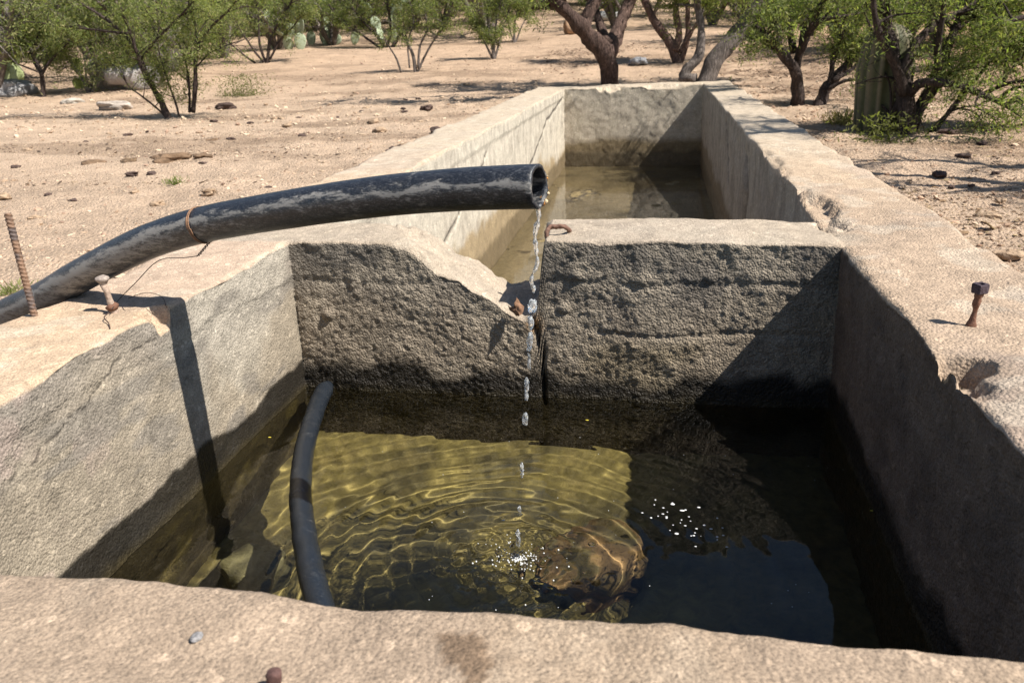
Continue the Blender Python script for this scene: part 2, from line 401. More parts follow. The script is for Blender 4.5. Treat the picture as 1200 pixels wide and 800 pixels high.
    def loop(i0, i1, j0, j1):              # perimeter, counter-clockwise seen from above
        L = [(a, j0) for a in range(i0, i1)]+[(i1, b) for b in range(j0, j1)]+[(a, j1) for a in range(i1, i0, -1)]+[(i0, b) for b in range(j1, j0, -1)]
        side = [0]*(i1-i0)+[1]*(j1-j0)+[2]*(i1-i0)+[3]*(j1-j0)
        return np.array([a*ny+b for a, b in L]), np.array(side)
    def skirt(idx, side, zb, rows, inward, parts, regs):
        nonlocal cnt
        n = len(idx); tp = top[idx]; nrm = {0: (0, 1, 0), 1: (-1, 0, 0), 2: (0, -1, 0), 3: (1, 0, 0)}
        NV = np.array([nrm[s] for s in side], float)*(1 if inward else -1)
        prev = np.roll(NV, 1, axis=0); corner = (np.abs(NV-prev).sum(1) > 0)
        NB_ = NV.copy(); NB_[corner] = (NV+prev)[corner]/1.0; NB_ /= np.linalg.norm(NB_, axis=1)[:, None]
        Nn[0][idx] = Nn[0][idx]*0.6+NB_*0.8
        ids = [idx]; v = np.array(rows)[1:]
        for r in v:
            P = tp.copy(); P[:, 2] = tp[:, 2]+(zb-tp[:, 2])*r
            V.append(P); Nn.append(NB_); reg.append(np.array([regs[s] for s in side])); ids.append(cnt+np.arange(n)); cnt += n
        for a, b in zip(ids[:-1], ids[1:]):
            a2, b2 = np.roll(a, -1), np.roll(b, -1)
            f = np.stack([a, b, b2, a2], -1) if not inward else np.stack([a, a2, b2, b], -1)
            faces.append(f); fp.append(np.array([parts[s] for s in side]))
    # the sides of a cavity: 0 near, 1 right, 2 far, 3 left
    skirt(*loop(ix0, ix1, ja, jb), FZ-0.03, np.linspace(0, 1, 150), True, {0: 2, 1: 1, 2: 3, 3: 0}, {0: 1, 1: 2, 2: 3, 3: 4})
    skirt(*loop(ix0, ix1, jc, jd), RFZ-0.05, np.linspace(0, 1, 70), True, {0: 3, 1: 1, 2: 4, 3: 0}, {0: 5, 1: 6, 2: 7, 3: 8})
    skirt(*loop(0, nx-1, 0, ny-1), -0.62, np.linspace(0, 1, 16), False, {0: 2, 1: 1, 2: 4, 3: 0}, {0: 9, 1: 9, 2: 9, 3: 9})
    V = np.vstack(V); Nn = np.vstack(Nn); reg = np.concatenate(reg); Nn /= np.linalg.norm(Nn, axis=1)[:, None]
    x, y, zz = V.T.copy(); R = reg
    # --- roughness of the surface as geometry
    n_big = fbm(V, 0.30, 3, 51); n_mid = fbm(V, 0.055, 3, 52); n_peb = fbm(V, 0.0115, 2, 53)
    edge = np.exp(-np.abs(zz)/0.05)*(R > 0)
    amp = np.full(len(V), 0.0007); mid = np.full(len(V), 0.0015); big = np.full(len(V), 0.008)
    amp[R == 3] = 0.0024; mid[R == 3] = 0.0016; amp[R == 4] = 0.0009; mid[R == 4] = 0.0022; amp[R == 2] = 0.002; mid[R == 2] = 0.003
    mid[R == 7] = 0.003; big[R == 7] = 0.012; mid[R == 6] = 0.004
    disp = n_big*big+n_mid*(mid+0.0025*edge)+n_peb*amp
    # ledges left by the boards on the dividing wall
    z3 = zz/H
    disp += np.where(R == 3, -0.0032*np.exp(-((z3+0.22+0.02*n_big)/0.02)**2)-0.0040*np.exp(-((z3+0.50+0.015*n_big)/0.015)**2)*(x > -.2), 0)
    disp += np.where(R == 4, -0.0035*sst(-0.13, -0.16, z3+0.02*n_big+0.03*(y/H-2)), 0)
    cracks = np.zeros(len(V))
    def crack(region, path, w, depth, axes):
        nonlocal disp
        m_ = R == region; p2 = np.stack([V[m_][:, axes[0]], V[m_][:, axes[1]]], -1)/H
        p2 = p2+0.012*np.stack([fbm(V[m_], 0.05, 2, 61), fbm(V[m_], 0.05, 2, 62)], -1)
        d = seg_dist(p2, path); k = np.exp(-(d/w)**2); disp[m_] -= k*depth; cracks[m_] = np.maximum(cracks[m_], k)
    crack(3, [(-0.72, -0.40), (-0.68, -0.50), (-0.64, -0.62), (-0.655, -0.72), (-0.635, -0.80), (-0.64, -1.0)], 0.0075, 0.020, (0, 2))
    crack(8, [(20, -0.2), (17, -0.45), (14, -1.1)], 0.035, 0.009, (1, 2)); crack(8, [(10.6, -0.3), (9.8, -0.5), (8.0, -0.95), (7.2, -1.5)], 0.022, 0.012, (1, 2))
    crack(8, [(5.9, -0.18), (5.7, -0.45), (5.75, -0.8)], 0.014, 0.012, (1, 2))
    crack(6, [(9.3, -0.25), (9.1, -0.6), (9.3, -1.0), (8.7, -1.7)], 0.10, 0.05, (1, 2)); crack(6, [(12.5, -0.15), (12.0, -0.6), (11.4, -0.9)], 0.05, 0.02, (1, 2))
    crack(4, [(2.0, -0.30), (2.5, -0.17), (2.62, -0.10), (3.0, -0.09)], 0.004, 0.002, (1, 2))
    W3 = V+Nn*disp[:, None]
    # lumps standing proud on the dividing wall
    for (lx, lz, rr, hh) in ((-1.90, -0.42, 0.05, 0.030), (-1.72, -0.22, 0.045, 0.016), (-0.52, -0.36, 0.035, 0.02), (-0.45, -0.17, 0.04, 0.014), (-0.1, -0.2, 0.06, 0.012), (0.25, -0.18, 0.05, 0.012), (-1.70, -0.30, 0.03, 0.012)):
        d = np.hypot(x/H-lx, z3-lz)+0.02*n_mid; W3[:, 1] -= np.where(R == 3, 0.5*hh*(1-sst(0.2, 1, d/rr)), 0)
    # rear tank leans, rear-left step below the rim
    W3[:, 0] -= np.where(R == 8, 0.008*sst(-0.19, -0.22, z3), 0)
    W3[:, 0] += flare(W3[:, 0], W3[:, 1])
    # --- colours
    c = np.tile(np.array([0.44, 0.322, 0.218]), (len(V), 1)); s1 = fbm(V, 0.5, 4, 71); s2 = fbm(V, 0.12, 4, 72); s3 = fbm(V*np.array([1, 1, 0.25]), 0.06, 4, 73)
    tp = R == 0
    c = mixc(c, (0.40, 0.30, 0.225), sst(0.0, 0.5, s1)*0.8)
    c = mixc(c, (0.42, 0.352, 0.268), sst(3, 6, y)*0.8)
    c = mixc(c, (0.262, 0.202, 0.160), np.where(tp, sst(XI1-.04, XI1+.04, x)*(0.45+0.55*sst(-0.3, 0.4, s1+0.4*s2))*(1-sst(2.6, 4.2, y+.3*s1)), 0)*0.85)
    c = mixc(c, (0.48, 0.41, 0.32), np.where(tp, sst(0.25, 0.6, s2)*0.4, 0))
    c = mixc(c, (0.325, 0.275, 0.215), np.where(tp, sst(YC0-.03, YC0+.01, y)*sst(YC1+.03, YC1-.02, y)*sst(XI1+.12, XI1-.05, x+.06*s2), 0)*0.8)
    c = mixc(c, (0.255, 0.192, 0.136), np.where(tp & (y < YI0+.02), 0.75, 0))
    stain = seg_dist(np.stack([x, y], -1)/H, [(-0.34, 1.12), (-0.28, 1.05), (-0.30, 1.02), (-0.24, 0.98)])+0.045*fbm(V, 0.05, 4, 74, 0.7)+0.02*s2
    c = mixc(c, (0.125, 0.08, 0.048), np.where(tp, (1-sst(0.016, 0.028, stain))*0.8, 0))
    def paint(mask, col, k): nonlocal c; c = mixc(c, col, np.where(mask, np.clip(k, 0, 1), 0))
    one = np.ones(len(V))
    # left inner face: pale grey-buff, darker weathered band at the top
    paint(R == 4, (0.285, 0.238, 0.178), one)
    paint(R == 4, (0.24, 0.21, 0.18), sst(-0.35, 0.0, z3+0.25*s1+0.06)*0.7); paint(R == 4, (0.34, 0.26, 0.22), sst(0.1, 0.5, s2)*sst(2.9, 2.0, y/H)*0.6)
    paint(R == 4, (0.40, 0.355, 0.285), sst(0.05, 0.5, s1+0.3*s2)*0.6); paint(R == 4, (0.20, 0.175, 0.145), sst(0.45, 0.7, fbm(V*np.array([1, .6, 2]), 0.14, 3, 79))*0.7)
    # dividing wall: dark weathered, rough
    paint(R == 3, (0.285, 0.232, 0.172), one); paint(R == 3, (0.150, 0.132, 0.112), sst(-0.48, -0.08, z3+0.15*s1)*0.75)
    paint(R == 3, (0.36, 0.30, 0.225), sst(0.1, 0.5, s2+0.3*s1)*0.6); paint(R == 3, (0.28, 0.215, 0.12), sst(0.2, 0.6, s1)*sst(-0.5, -0.62, z3)*0.5)
    paint((R == 3) & (np.hypot(x/H+0.69, z3+0.46) < 0.10), (0.42, 0.22, 0.08), (1-sst(0.02, 0.09, np.hypot(x/H+0.68, z3+0.47)+0.04*s2)))
    paint((R == 1) | (R == 9), (0.33, 0.28, 0.22), one); paint(R == 2, (0.165, 0.118, 0.088), one); paint(R == 2, (0.11, 0.08, 0.062), sst(0, 0.5, s2)*0.6)  # right inner face: its shade is partly painted in, darker and warmer
    # rear tank
    paint(R == 8, (0.52, 0.46, 0.37), one); paint(R == 8, (0.36, 0.31, 0.25), sst(0.0, 0.5, s3+0.3*s2)*0.6)
    paint(R == 8, (0.30, 0.22, 0.12), sst(-1.0, -1.22, z3+0.14*s1+0.10*s2+0.35*np.exp(-((y/H-19)/2.2)**2))*0.9)
    paint(R == 7, (0.46, 0.395, 0.31), one); paint(R == 7, (0.30, 0.25, 0.19), sst(0, 0.5, s1+.4*s2)*0.7); paint(R == 7, (0.55, 0.48, 0.37), sst(0.1, 0.5, s2)*0.5)
    paint(R == 7, (0.17, 0.125, 0.065), sst(-1.15, -1.35, z3+0.10*s1)*0.9)
    paint(R == 6, (0.34, 0.295, 0.245), one); paint(R == 6, (0.23, 0.195, 0.165), sst(0, 0.4, s3)*0.7); paint(R == 6, (0.16, 0.12, 0.075), sst(-1.15, -1.3, z3+0.1*s1)*0.85)
    paint(R == 5, (0.30, 0.25, 0.18), one)
    c = mixc(c, (0.025, 0.02, 0.016), sst(0.25, 0.8, cracks)*0.85)
    # chipped faces are lighter; crust of the broken edge
    # wet band over the waterline and algae under it
    low = (R >= 1) & (R <= 4)
    wl = z3+0.055*s2+0.05*s1; wet = np.where(low, sst(-0.70, -0.79, wl), 0); wet = np.where(R == 4, sst(-0.705, -0.735, z3+0.065*fbm(V, 0.30, 4, 90)+0.012*s3), wet)
    c = c*(1-0.92*wet[:, None])
    c = mixc(c, (0.055, 0.042, 0.018), np.where(low, sst(-0.84, -0.95, z3+0.03*s2), 0)*0.85)
    c = mixc(c, (0.11, 0.085, 0.026), np.where(R == 4, sst(-0.88, -1.0, z3)*sst(-0.1, 0.5, s2), 0)*0.7)
    wetr = np.where((R >= 5) & (R <= 8), sst(-1.45, -1.58, z3+0.05*s2), 0); c = c*(1-0.45*wetr[:, None]); wet = np.maximum(wet, wetr)
    wet = np.maximum(wet, 0); grit = np.full(len(V), 0.45); grit[R == 3] = 1.35; grit[R == 2] = 1.0; grit[R == 4] = 0.55; grit[R == 7] = 0.9
    grit[(R == 0) & (x > XI1)] = 0.9; grit[R == 8] = 0.5
    # crumbly top edge: coarse
    Fa = np.vstack(faces); Fp = np.concatenate(fp)
    # unified vertex normals
    a, b, c_, d_ = W3[Fa[:, 0]], W3[Fa[:, 1]], W3[Fa[:, 2]], W3[Fa[:, 3]]
    fn = np.cross(c_-a, d_-b); vn = np.zeros_like(W3)
    for k in range(4): np.add.at(vn, Fa[:, k], fn)
    vn /= np.linalg.norm(vn, axis=1)[:, None]+1e-15
    root = empty('concrete_trough', (-0.3, YI0, -0.4))
    tag(root, 'old open concrete water trough in two tanks sunk in dry sandy ground', 'water trough')
    names = ['side_wall', 'side_wall', 'end_wall', 'dividing_wall', 'end_wall']
    labels = ['sunlit side wall carrying the black pipe', 'shaded side wall with a broken edge and a square-headed bolt', 'thick near rim of buff concrete', 'rough dark dividing wall with a worn notch', 'far end wall with a chipped top']
    objs = []
    for k in range(5):
        f = Fa[Fp == k]; u, inv = np.unique(f.ravel(), return_inverse=True)
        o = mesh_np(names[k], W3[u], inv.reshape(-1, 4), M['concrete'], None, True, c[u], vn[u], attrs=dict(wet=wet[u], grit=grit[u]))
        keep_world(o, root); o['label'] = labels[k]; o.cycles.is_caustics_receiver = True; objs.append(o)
    # floors
    def floor(x0, x1, y0, y1, z0, amp, colf, s):
        gx, gy = np.meshgrid(np.arange(x0, x1+s, s), np.arange(y0, y1+s, s), indexing='ij'); P = np.stack([gx.ravel(), gy.ravel(), 0*gx.ravel()+z0], -1)
        P[:, 2] += fbm(P, 0.5, 4, 101)*amp+fbm(P, 0.06, 3, 102)*amp*0.25
        a, b = gx.shape; i = np.arange(a-1)[:, None]; j = np.arange(b-1)[None]
        Q = np.stack([i*b+j, (i+1)*b+j, (i+1)*b+j+1, i*b+j+1], -1).reshape(-1, 4)
        o = mesh_np('floor', P, Q, M['silt'], colors=colf(P)); keep_world(o, root); o.cycles.is_caustics_receiver = True; return o
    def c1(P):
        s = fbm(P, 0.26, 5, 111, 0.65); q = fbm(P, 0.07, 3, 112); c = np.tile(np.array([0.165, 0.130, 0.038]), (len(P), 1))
        c = mixc(c, (0.045, 0.038, 0.018), sst(0.0, 0.5, s)*0.7); c = mixc(c, (0.17, 0.130, 0.04), sst(0.1, 0.6, q)*0.5); return mixc(c, (0.045, 0.036, 0.018), sst(0.0, 0.25, P[:, 0]+0.15*s)*0.65)  # shade painted into the floor colour towards the right wall, so reflections show
    def c2(P):
        s = fbm(P, 0.7, 4, 121); c = np.tile(np.array([0.185, 0.140, 0.068]), (len(P), 1)); return mixc(c, (0.095, 0.072, 0.035), sst(-0.1, 0.5, s)*0.8)
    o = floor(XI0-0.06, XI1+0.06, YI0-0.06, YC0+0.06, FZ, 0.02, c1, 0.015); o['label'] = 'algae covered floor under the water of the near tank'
    o = floor(XI0-0.35, XI1+0.06, YC1-0.05, YR0+0.06, RFZ, 0.034, c2, 0.04); o['label'] = 'muddy floor of the far tank'
    return root
trough = make_trough()

# ------------------------------------------------------------------ water
IMP = at_z(606, 655, WZ)                   # where the falling water lands
def water_height(x, y):
    dx, dy = x-IMP[0], y-IMP[1]; r = np.hypot(dx, dy); P = np.stack([x, y, 0*x], -1)
    warp = fbm(P, 0.30, 2, 201)*0.030+fbm(P, 0.11, 2, 207)*0.006
    rr = r+warp
    a = 0.0016*np.exp(-r/0.36)
    h = a*np.sin(rr*2*math.pi/0.058)*sst(0.03, 0.16, r) + 0.0008*np.exp(-r/0.9)*np.sin(rr*2*math.pi/0.115+1.1)*sst(0.03, 0.2, r)
    h += 0.0012*fbm(P, 0.16, 2, 202)*np.exp(-r/1.0) + 0.00025*fbm(P, 0.05, 2, 203)
    h += (fbm(P, 0.032, 3, 204)*0.0125+0.003)*np.exp(-(r/0.125)**2)+fbm(P, 0.045, 2, 208)*0.0022*np.exp(-(r/0.26)**2)
    # ripples thrown back by the left wall and the near wall
    r2 = np.hypot(x-(2*XI0-IMP[0]), y-IMP[1]+0.1); h += 0.00045*np.exp(-(r2-1.0)/0.5*(r2 > 1.0))*np.sin(r2*2*math.pi/0.07)
    return h
def make_water():
    xs = np.arange(XI0-0.05, XI1+0.05, 0.0055); ys = np.arange(YI0-0.05, YC0+0.05, 0.0055)
    gx, gy = np.meshgrid(xs, ys, indexing='ij'); P = np.stack([gx.ravel(), gy.ravel(), 0*gx.ravel()], -1); P[:, 2] = WZ+water_height(P[:, 0], P[:, 1])
    a, b = gx.shape; i = np.arange(a-1)[:, None]; j = np.arange(b-1)[None]
    Q = np.stack([i*b+j, (i+1)*b+j, (i+1)*b+j+1, i*b+j+1], -1).reshape(-1, 4)
    o = mesh_np('water', P, Q, M['water']); tag(o, kind='structure'); o.cycles.is_caustics_caster = True
    xs = np.arange(XI0-0.30, XI1+0.05, 0.03); ys = np.arange(YC1-0.04, YR0+0.05, 0.03)
    gx, gy = np.meshgrid(xs, ys, indexing='ij'); P = np.stack([gx.ravel(), gy.ravel(), 0*gx.ravel()], -1); P[:, 2] = RWZ+fbm(P, 0.35, 3, 210)*0.0008
    a, b = gx.shape; i = np.arange(a-1)[:, None]; j = np.arange(b-1)[None]
    Q = np.stack([i*b+j, (i+1)*b+j, (i+1)*b+j+1, i*b+j+1], -1).reshape(-1, 4)
    o = mesh_np('water', P, Q, M['water']); tag(o, kind='structure'); o.cycles.is_caustics_caster = True
make_water()

# ------------------------------------------------------------------ pipe
def hollow_pipe(path, r, wall, n, mat, name, dustf, rough=0.012, seed=5):
    T = np.gradient(path, axis=0); T /= np.linalg.norm(T, axis=1)[:, None]
    A = np.cross(T, [0, 0, 1.0]); A /= np.linalg.norm(A, axis=1)[:, None]; B = np.cross(A, T)
    th = np.arange(n)/n*2*math.pi; cs, sn = np.cos(th), np.sin(th)
    def ring(k, rad): return path[k]+rad*(A[k]*cs[:, None]+B[k]*sn[:, None])
    V = [ring(k, r) for k in range(len(path))]; U = [np.full(n, 0.0)+sn for k in range(len(path))]
    # ragged cut end, then the inside
    e = V[-1]+T[-1]*(fbm(V[-1], 0.02, 2, seed)*0.003)[:, None]; V[-1] = e
    V.append(e+0.002*T[-1]-(e-path[-1])*0.06); V.append(V[-1]-(V[-1]-path[-1])*(wall/r)); U += [U[-1]]*2
    for k in range(len(path)-2, max(-1, len(path)-30), -1): V.append(ring(k, r-wall)); U.append(U[-1])
    m_ = len(V); V = np.vstack(V); up = np.concatenate(U)
    P0 = V.copy(); ctr = np.repeat(np.vstack([path, path[-1:], path[-1:], path[len(path)-2:max(-1, len(path)-30):-1]]), n, axis=0)
    V = V+(V-ctr)*(fbm(V, 0.07, 3, seed)*rough)[:, None]
    i = np.arange(m_-1)[:, None]*n; j = np.arange(n)[None]; j2 = (j+1) % n
    Q = np.stack([i+j, i+j2, i+n+j2, i+n+j], -1).reshape(-1, 4)
    return mesh_np(name, V, Q, mat, attrs=dict(dust=dustf(P0, up)))
PR = 0.0735*H
ppx = [(-330, 640, 4.4), (-190, 520, 3.9), (-90, 440, 3.5), (0, 373, 3.28), (55, 346, 3.20), (100, 320, 3.13), (170, 285, 3.05), (240, 263, 2.98), (340, 245, 2.88), (440, 231, 2.79), (540, 222, 2.71), (631, 218.5, 2.63)]
PP = [at_y(a, b, y*H) for a, b, y in ppx[3:]]
g0 = PP[0]; lead = [g0+np.array([-1.1, 0.5, -0.36-g0[2]+0.02]), g0+np.array([-0.65, 0.25, -0.30-g0[2]+0.06]), g0+np.array([-0.28, 0.07, -0.155])]
PP = smooth_path(lead+PP, 170)
pipe = hollow_pipe(PP, PR, 0.0065, 44, M['pipe'], 'water_pipe', lambda P, u: np.clip(0.18+0.32*np.exp(-((u-0.28+0.35*fbm(P, 0.15, 2, 9))/0.16)**2)-0.15*(u > 0.75)+0.22*sst(-0.9, -1.3, P[:, 0])*np.exp(-((u+0.2)/0.6)**2), 0, 1))
g = Geo(); RC = np.random.default_rng(2); Tn = PP[-1]-PP[-2]; Tn /= np.linalg.norm(Tn); Sd = np.cross(Tn, [0, 0, 1.0]); V0, Q0 = sphere_vq(8, 6)
for k in range(26):                        # orange crust hanging on the far lip
    a = RC.uniform(-1.1, 0.5); p = PP[-1]+Tn*RC.uniform(-.001, .009)+PR*0.98*(-Sd*math.cos(a)*(-1 if Sd[1] < 0 else 1)*-1*0+np.array([0.10, 0.98, 0])*math.cos(a)+np.array([0, 0, 1])*math.sin(a)); sz = RC.uniform(.0015, .0042)
    g.add(V0*np.array([sz*1.3, sz, sz*RC.uniform(.6, 1.5)])*(1+RC.uniform(-.3, .3, (len(V0), 1)))+p, Q0, np.array([(.55, .25, .06), (.62, .48, .30), (.25, .11, .04)][k % 3]))
crust = g.build('crust', M['rust'], pipe); crust['label'] = 'orange crust on the lip of the pipe'
tag(pipe, 'thick scuffed black plastic pipe arching over the rim and pouring water', 'pipe')

# floating hose
hp = [at_z(384, 452, WZ+0.030), at_z(374, 470, WZ+0.022), at_z(358, 520, WZ+0.014), at_z(352, 575, WZ+0.012), at_z(358, 635, WZ+0.012), at_z(372, 700, WZ+0.012), at_z(395, 760, WZ+0.0)]
HP = smooth_path(hp, 90)
g = Geo(); rr = 0.0305*np.ones(90); rr[:6] *= np.linspace(0.7, 1, 6)
g.tube(HP, rr, 28, rough=0.05, seed=11)
V = np.vstack(g.V); hose = mesh_np('hose', V, np.vstack(g.Q), M['hose'], attrs=dict(dust=np.full(len(V), 0.15)))
hose.cycles.is_caustics_receiver = True
tag(hose, 'bent dark hose floating on the water beside the sunlit side wall', 'hose')

# ------------------------------------------------------------------ falling water, bubbles and foam
fw = empty('falling_water', tuple(IMP)); tag(fw, 'thin clear stream of water dripping from the pipe mouth', 'water stream')
lip = PP[-1]+np.array([-0.002, 0, -PR+0.003])
def fall(z):
    k = (z-WZ)/(lip[2]-WZ); return np.array([IMP[0]+(lip[0]-IMP[0])*k, IMP[1]+(lip[1]-IMP[1])*k, z])
def z_of(py):                              # height on the falling line that shows at photo row py
    best = min(np.linspace(lip[2], WZ, 400), key=lambda z: abs(400-F*((fall(z)-EYE)@AU)/((fall(z)-EYE)@AF)-py)); return best
z0, z1 = lip[2]+0.004, z_of(343); zs = np.linspace(z0, z1, 60); P = np.array([fall(z) for z in zs])
wob = 0.0024*np.sin(np.linspace(0, 13, 60)); P[:, 0] += wob+fbm(P, 0.03, 2, 6)*0.0025
R_ = 0.0048*(1-0.30*np.linspace(0, 1, 60))+0.0009*np.sin(np.linspace(0, 31, 60))+0.0007*np.sin(np.linspace(1, 63, 60)); R_[0] = 0.0075; R_[1] = 0.0065; R_[2] = 0.0056; R_[-6:] *= [1.1, 1.5, 1.9, 1.9, 1.3, .5]
g = Geo(); g.tube(P, R_, 14, rough=0.25, seed=8); o = g.build('stream', M['drop']); keep_world(o, fw)
SV, SQ = sphere_vq(16, 10)
for py, w, h in ((358, 5.2, 9), (378, 5.0, 8), (399, 4.6, 9), (408, 3.0, 4), (424, 2.6, 9), (452, 3.6, 9), (462, 2.8, 8), (490, 4.2, 8), (548, 3.4, 6), (556, 2.2, 4), (598, 2.8, 6), (624, 3.2, 5), (634, 3.8, 8)):
    p = fall(z_of(py)); s = (p[1]/941); p = p+np.array([random.uniform(-.002, .002), 0, 0])
    D = SV*np.array([w*.92, w*.92, h*1.15])*s; D = D*(1+fbm(SV+py, 0.9, 2, int(py))[:, None]*0.38)+p
    g = Geo(); g.add(D, SQ); o = g.build('drop', M['drop']); keep_world(o, fw)
# bubbles round the splash: domes of clear water with white foam
g = Geo(); RB = np.random.default_rng(3)
for k in range(120):
    a = RB.uniform(0, 6.28); r = abs(RB.normal(0, 0.062)); s = RB.uniform(0.0018, 0.0060)*(1.8 if k < 12 else 1)
    p = IMP+np.array([math.cos(a)*r*1.25, math.sin(a)*r, 0.0005]); p[2] = WZ+water_height(p[0:1], p[1:2])[0]-0.1*s; g.add(SV*np.array([s, s*RB.uniform(.7, 1), s*.55])+p, SQ)
o = g.build('bubbles', M['bubble']); tag(o, 'clear bubbles heaving where the stream hits the water', 'bubbles', kind='stuff')
g = Geo()
for k in range(190):
    a = RB.uniform(0, 6.28); r = abs(RB.normal(0, 0.022 if k < 110 else 0.06)); s = RB.uniform(0.0006, 0.0024)
    p = IMP+np.array([math.cos(a)*r*1.2, math.sin(a)*r, 0.004]); g.add(SV*np.array([s, s, s*1.2])+p, SQ, (0.8, 0.8, 0.8))
for k in range(36):
    t_ = RB.uniform(0, 1); px = 765+70*t_+RB.normal(0, 14); py = 592+34*t_+RB.normal(0, 11)
    p = at_z(px, py, WZ+0.0012); s = RB.uniform(0.0012, 0.0028)*(1.7 if RB.random() < .2 else 1); g.add(SV*np.array([s*RB.uniform(1, 1.9), s, 0.0012])+p, SQ, (0.8, 0.8, 0.8))
for k in range(36):
    p = at_z(RB.uniform(400, 1000), RB.uniform(500, 720), WZ+0.001); s = RB.uniform(0.0008, 0.0013); g.add(SV*np.array([s, s, 0.0008])+p, SQ)
o = g.build('foam', M['foam']); tag(o, 'white specks of foam drifting on the dark water', 'foam', kind='stuff')

# ------------------------------------------------------------------ metal fittings
RU = np.array([0.15, 0.075, 0.048]); RD = np.array([0.055, 0.045, 0.045]); RP = np.array([0.36, 0.27, 0.21])
def ztop(px, py): return at_z(px, py, 0.0)
# rebar rod with spiral ribs
b = at_z(40, 368, 0.0); tpt = at_y(9, 250, b[1]); b = b+(b-tpt)*0.15
n = 200; P = b+(tpt-b)*np.linspace(0, 1, n)[:, None]; T = (tpt-b)/np.linalg.norm(tpt-b); A = np.cross(T, [0, 1, 0]); A /= np.linalg.norm(A); B = np.cross(T, A)
th = np.arange(20)/20*2*math.pi; L = np.linspace(0, np.linalg.norm(tpt-b), n)
rad = 0.0078+0.0016*np.clip(np.sin((L[:, None]/0.0105)*2*math.pi+th[None]*2), 0, 1)**0.7
V = (P[:, None]+rad[..., None]*(A*np.cos(th)[None, :, None]+B*np.sin(th)[None, :, None])).reshape(-1, 3)
i = np.arange(n-1)[:, None]*20; j = np.arange(20)[None]; j2 = (j+1) % 20; Q = np.stack([i+j, i+j2, i+20+j2, i+20+j], -1).reshape(-1, 4)
V = np.vstack([V, P[-1]+T*0.001]); e = len(V)-1; L0 = (n-1)*20; Q = np.vstack([Q, [(e, L0+k, L0+(k+1) % 20, L0+(k+2) % 20) for k in range(0, 20, 2)]])
C = mixc(np.tile(np.array([0.13, 0.10, 0.09]), (len(V), 1)), (0.24, 0.15, 0.10), sst(-0.2, 0.4, fbm(V, 0.03, 3, 3)))
o = mesh_np('reinforcing_bar', V, Q, M['rust'], colors=C); tag(o, 'ribbed steel reinforcing bar standing upright beside the black pipe', 'steel bar')
def lathe(pts, n, c, axis_top=None, wob=0.0, seed=0):
    pts = np.array(pts, float); th = np.arange(n)/n*2*math.pi
    V = np.stack([np.outer(pts[:, 0], np.cos(th)), np.outer(pts[:, 0], np.sin(th)), np.outer(pts[:, 1], np.ones(n))], -1).reshape(-1, 3)
    if axis_top is not None:
        V[:, :2] += (V[:, 2:3]/pts[-1, 1])*np.array(axis_top)[:2]
    V = V+c
    if wob: V += np.stack([fbm(V, 0.012, 2, seed+k) for k in range(3)], -1)*wob
    m_ = len(pts); i = np.arange(m_-1)[:, None]*n; j = np.arange(n)[None]; j2 = (j+1) % n
    Q = np.stack([i+j, i+j2, i+n+j2, i+n+j], -1).reshape(-1, 4)
    V = np.vstack([V, V[-n:].mean(0)]); e = len(V)-1; L0 = (m_-1)*n
    return V, np.vstack([Q, [(e, L0+k, L0+(k+1) % n, L0+(k+2) % n) for k in range(0, n, 2)]])
# left bolt, battered mushroom head
c = at_z(133, 362, 0.0); root = empty('anchor_bolt', tuple(c)); tag(root, 'rusty anchor bolt with flattened round head in front of the pipe', 'bolt', 'rusty bolts in the rim')
hb = 0.115*H*1.15
V, Q = lathe([(0.011, -0.02), (0.010, 0.004), (0.0085, 0.010), (0.0080, 0.02), (0.0075, 0.03), (0.0082, 0.045), (0.0088, hb-0.012)], 14, c, (-0.012, 0, 0), 0.0016, 1)
g = Geo(); g.add(V, Q, RP); keep_world(g.build('shank', M['rust']), root)
V, Q = lathe([(0.009, 0), (0.0130, 0.008), (0.0165, 0.013), (0.0160, 0.017), (0.010, 0.021), (0.003, 0.022)], 18, c+np.array([-0.012, 0, hb-0.012]), None, 0.002, 4)
g = Geo(); g.add(V, Q, (0.34, 0.28, 0.24)); keep_world(g.build('head', M['rust']), root)
V, Q = lathe([(0.006, -0.004), (0.0145, -0.002), (0.0155, 0.009), (0.009, 0.015), (0.004, 0.016)], 12, c+np.array([-0.001, -0.002, 0.002]), None, 0.0045, 5)
g = Geo(); g.add(V, Q, RU*1.1); keep_world(g.build('nut', M['rust']), root)
# right bolt with square head
c = at_z(1138, 381, 0.0); root = empty('anchor_bolt', tuple(c)); tag(root, 'wasted rusty anchor bolt with square dark head on the right rim', 'bolt', 'rusty bolts in the rim')
V, Q = lathe([(0.013, -0.02), (0.011, 0.002), (0.0085, 0.008), (0.0065, 0.014), (0.0045, 0.030), (0.0050, 0.036), (0.0085, 0.046), (0.0090, 0.054), (0.0070, 0.060), (0.0095, 0.066), (0.0095, 0.076)], 16, c, (0.006, 0, 0), 0.0018, 7)
g = Geo(); g.add(V, Q, RU*1.25); keep_world(g.build('shank', M['rust']), root)
s = 0.0125; ang = 0.45; rot = np.array([[math.cos(ang), -math.sin(ang), 0], [math.sin(ang), math.cos(ang), 0], [0, 0, 1]])
prof = [(0.9, 0.0), (1.0, 0.002), (1.0, 0.018), (0.92, 0.021), (0.60, 0.021), (0.55, 0.017)]
sqr = []
for k, zz_ in prof:
    for t_ in range(16):
        a = t_/16*2*math.pi+math.pi/4; q = max(abs(math.cos(a)), abs(math.sin(a))); f_ = 1/q if k > 0.7 else 1.0
        sqr.append((s*k*math.cos(a)*min(f_, 1.30), s*k*math.sin(a)*min(f_, 1.30), zz_))
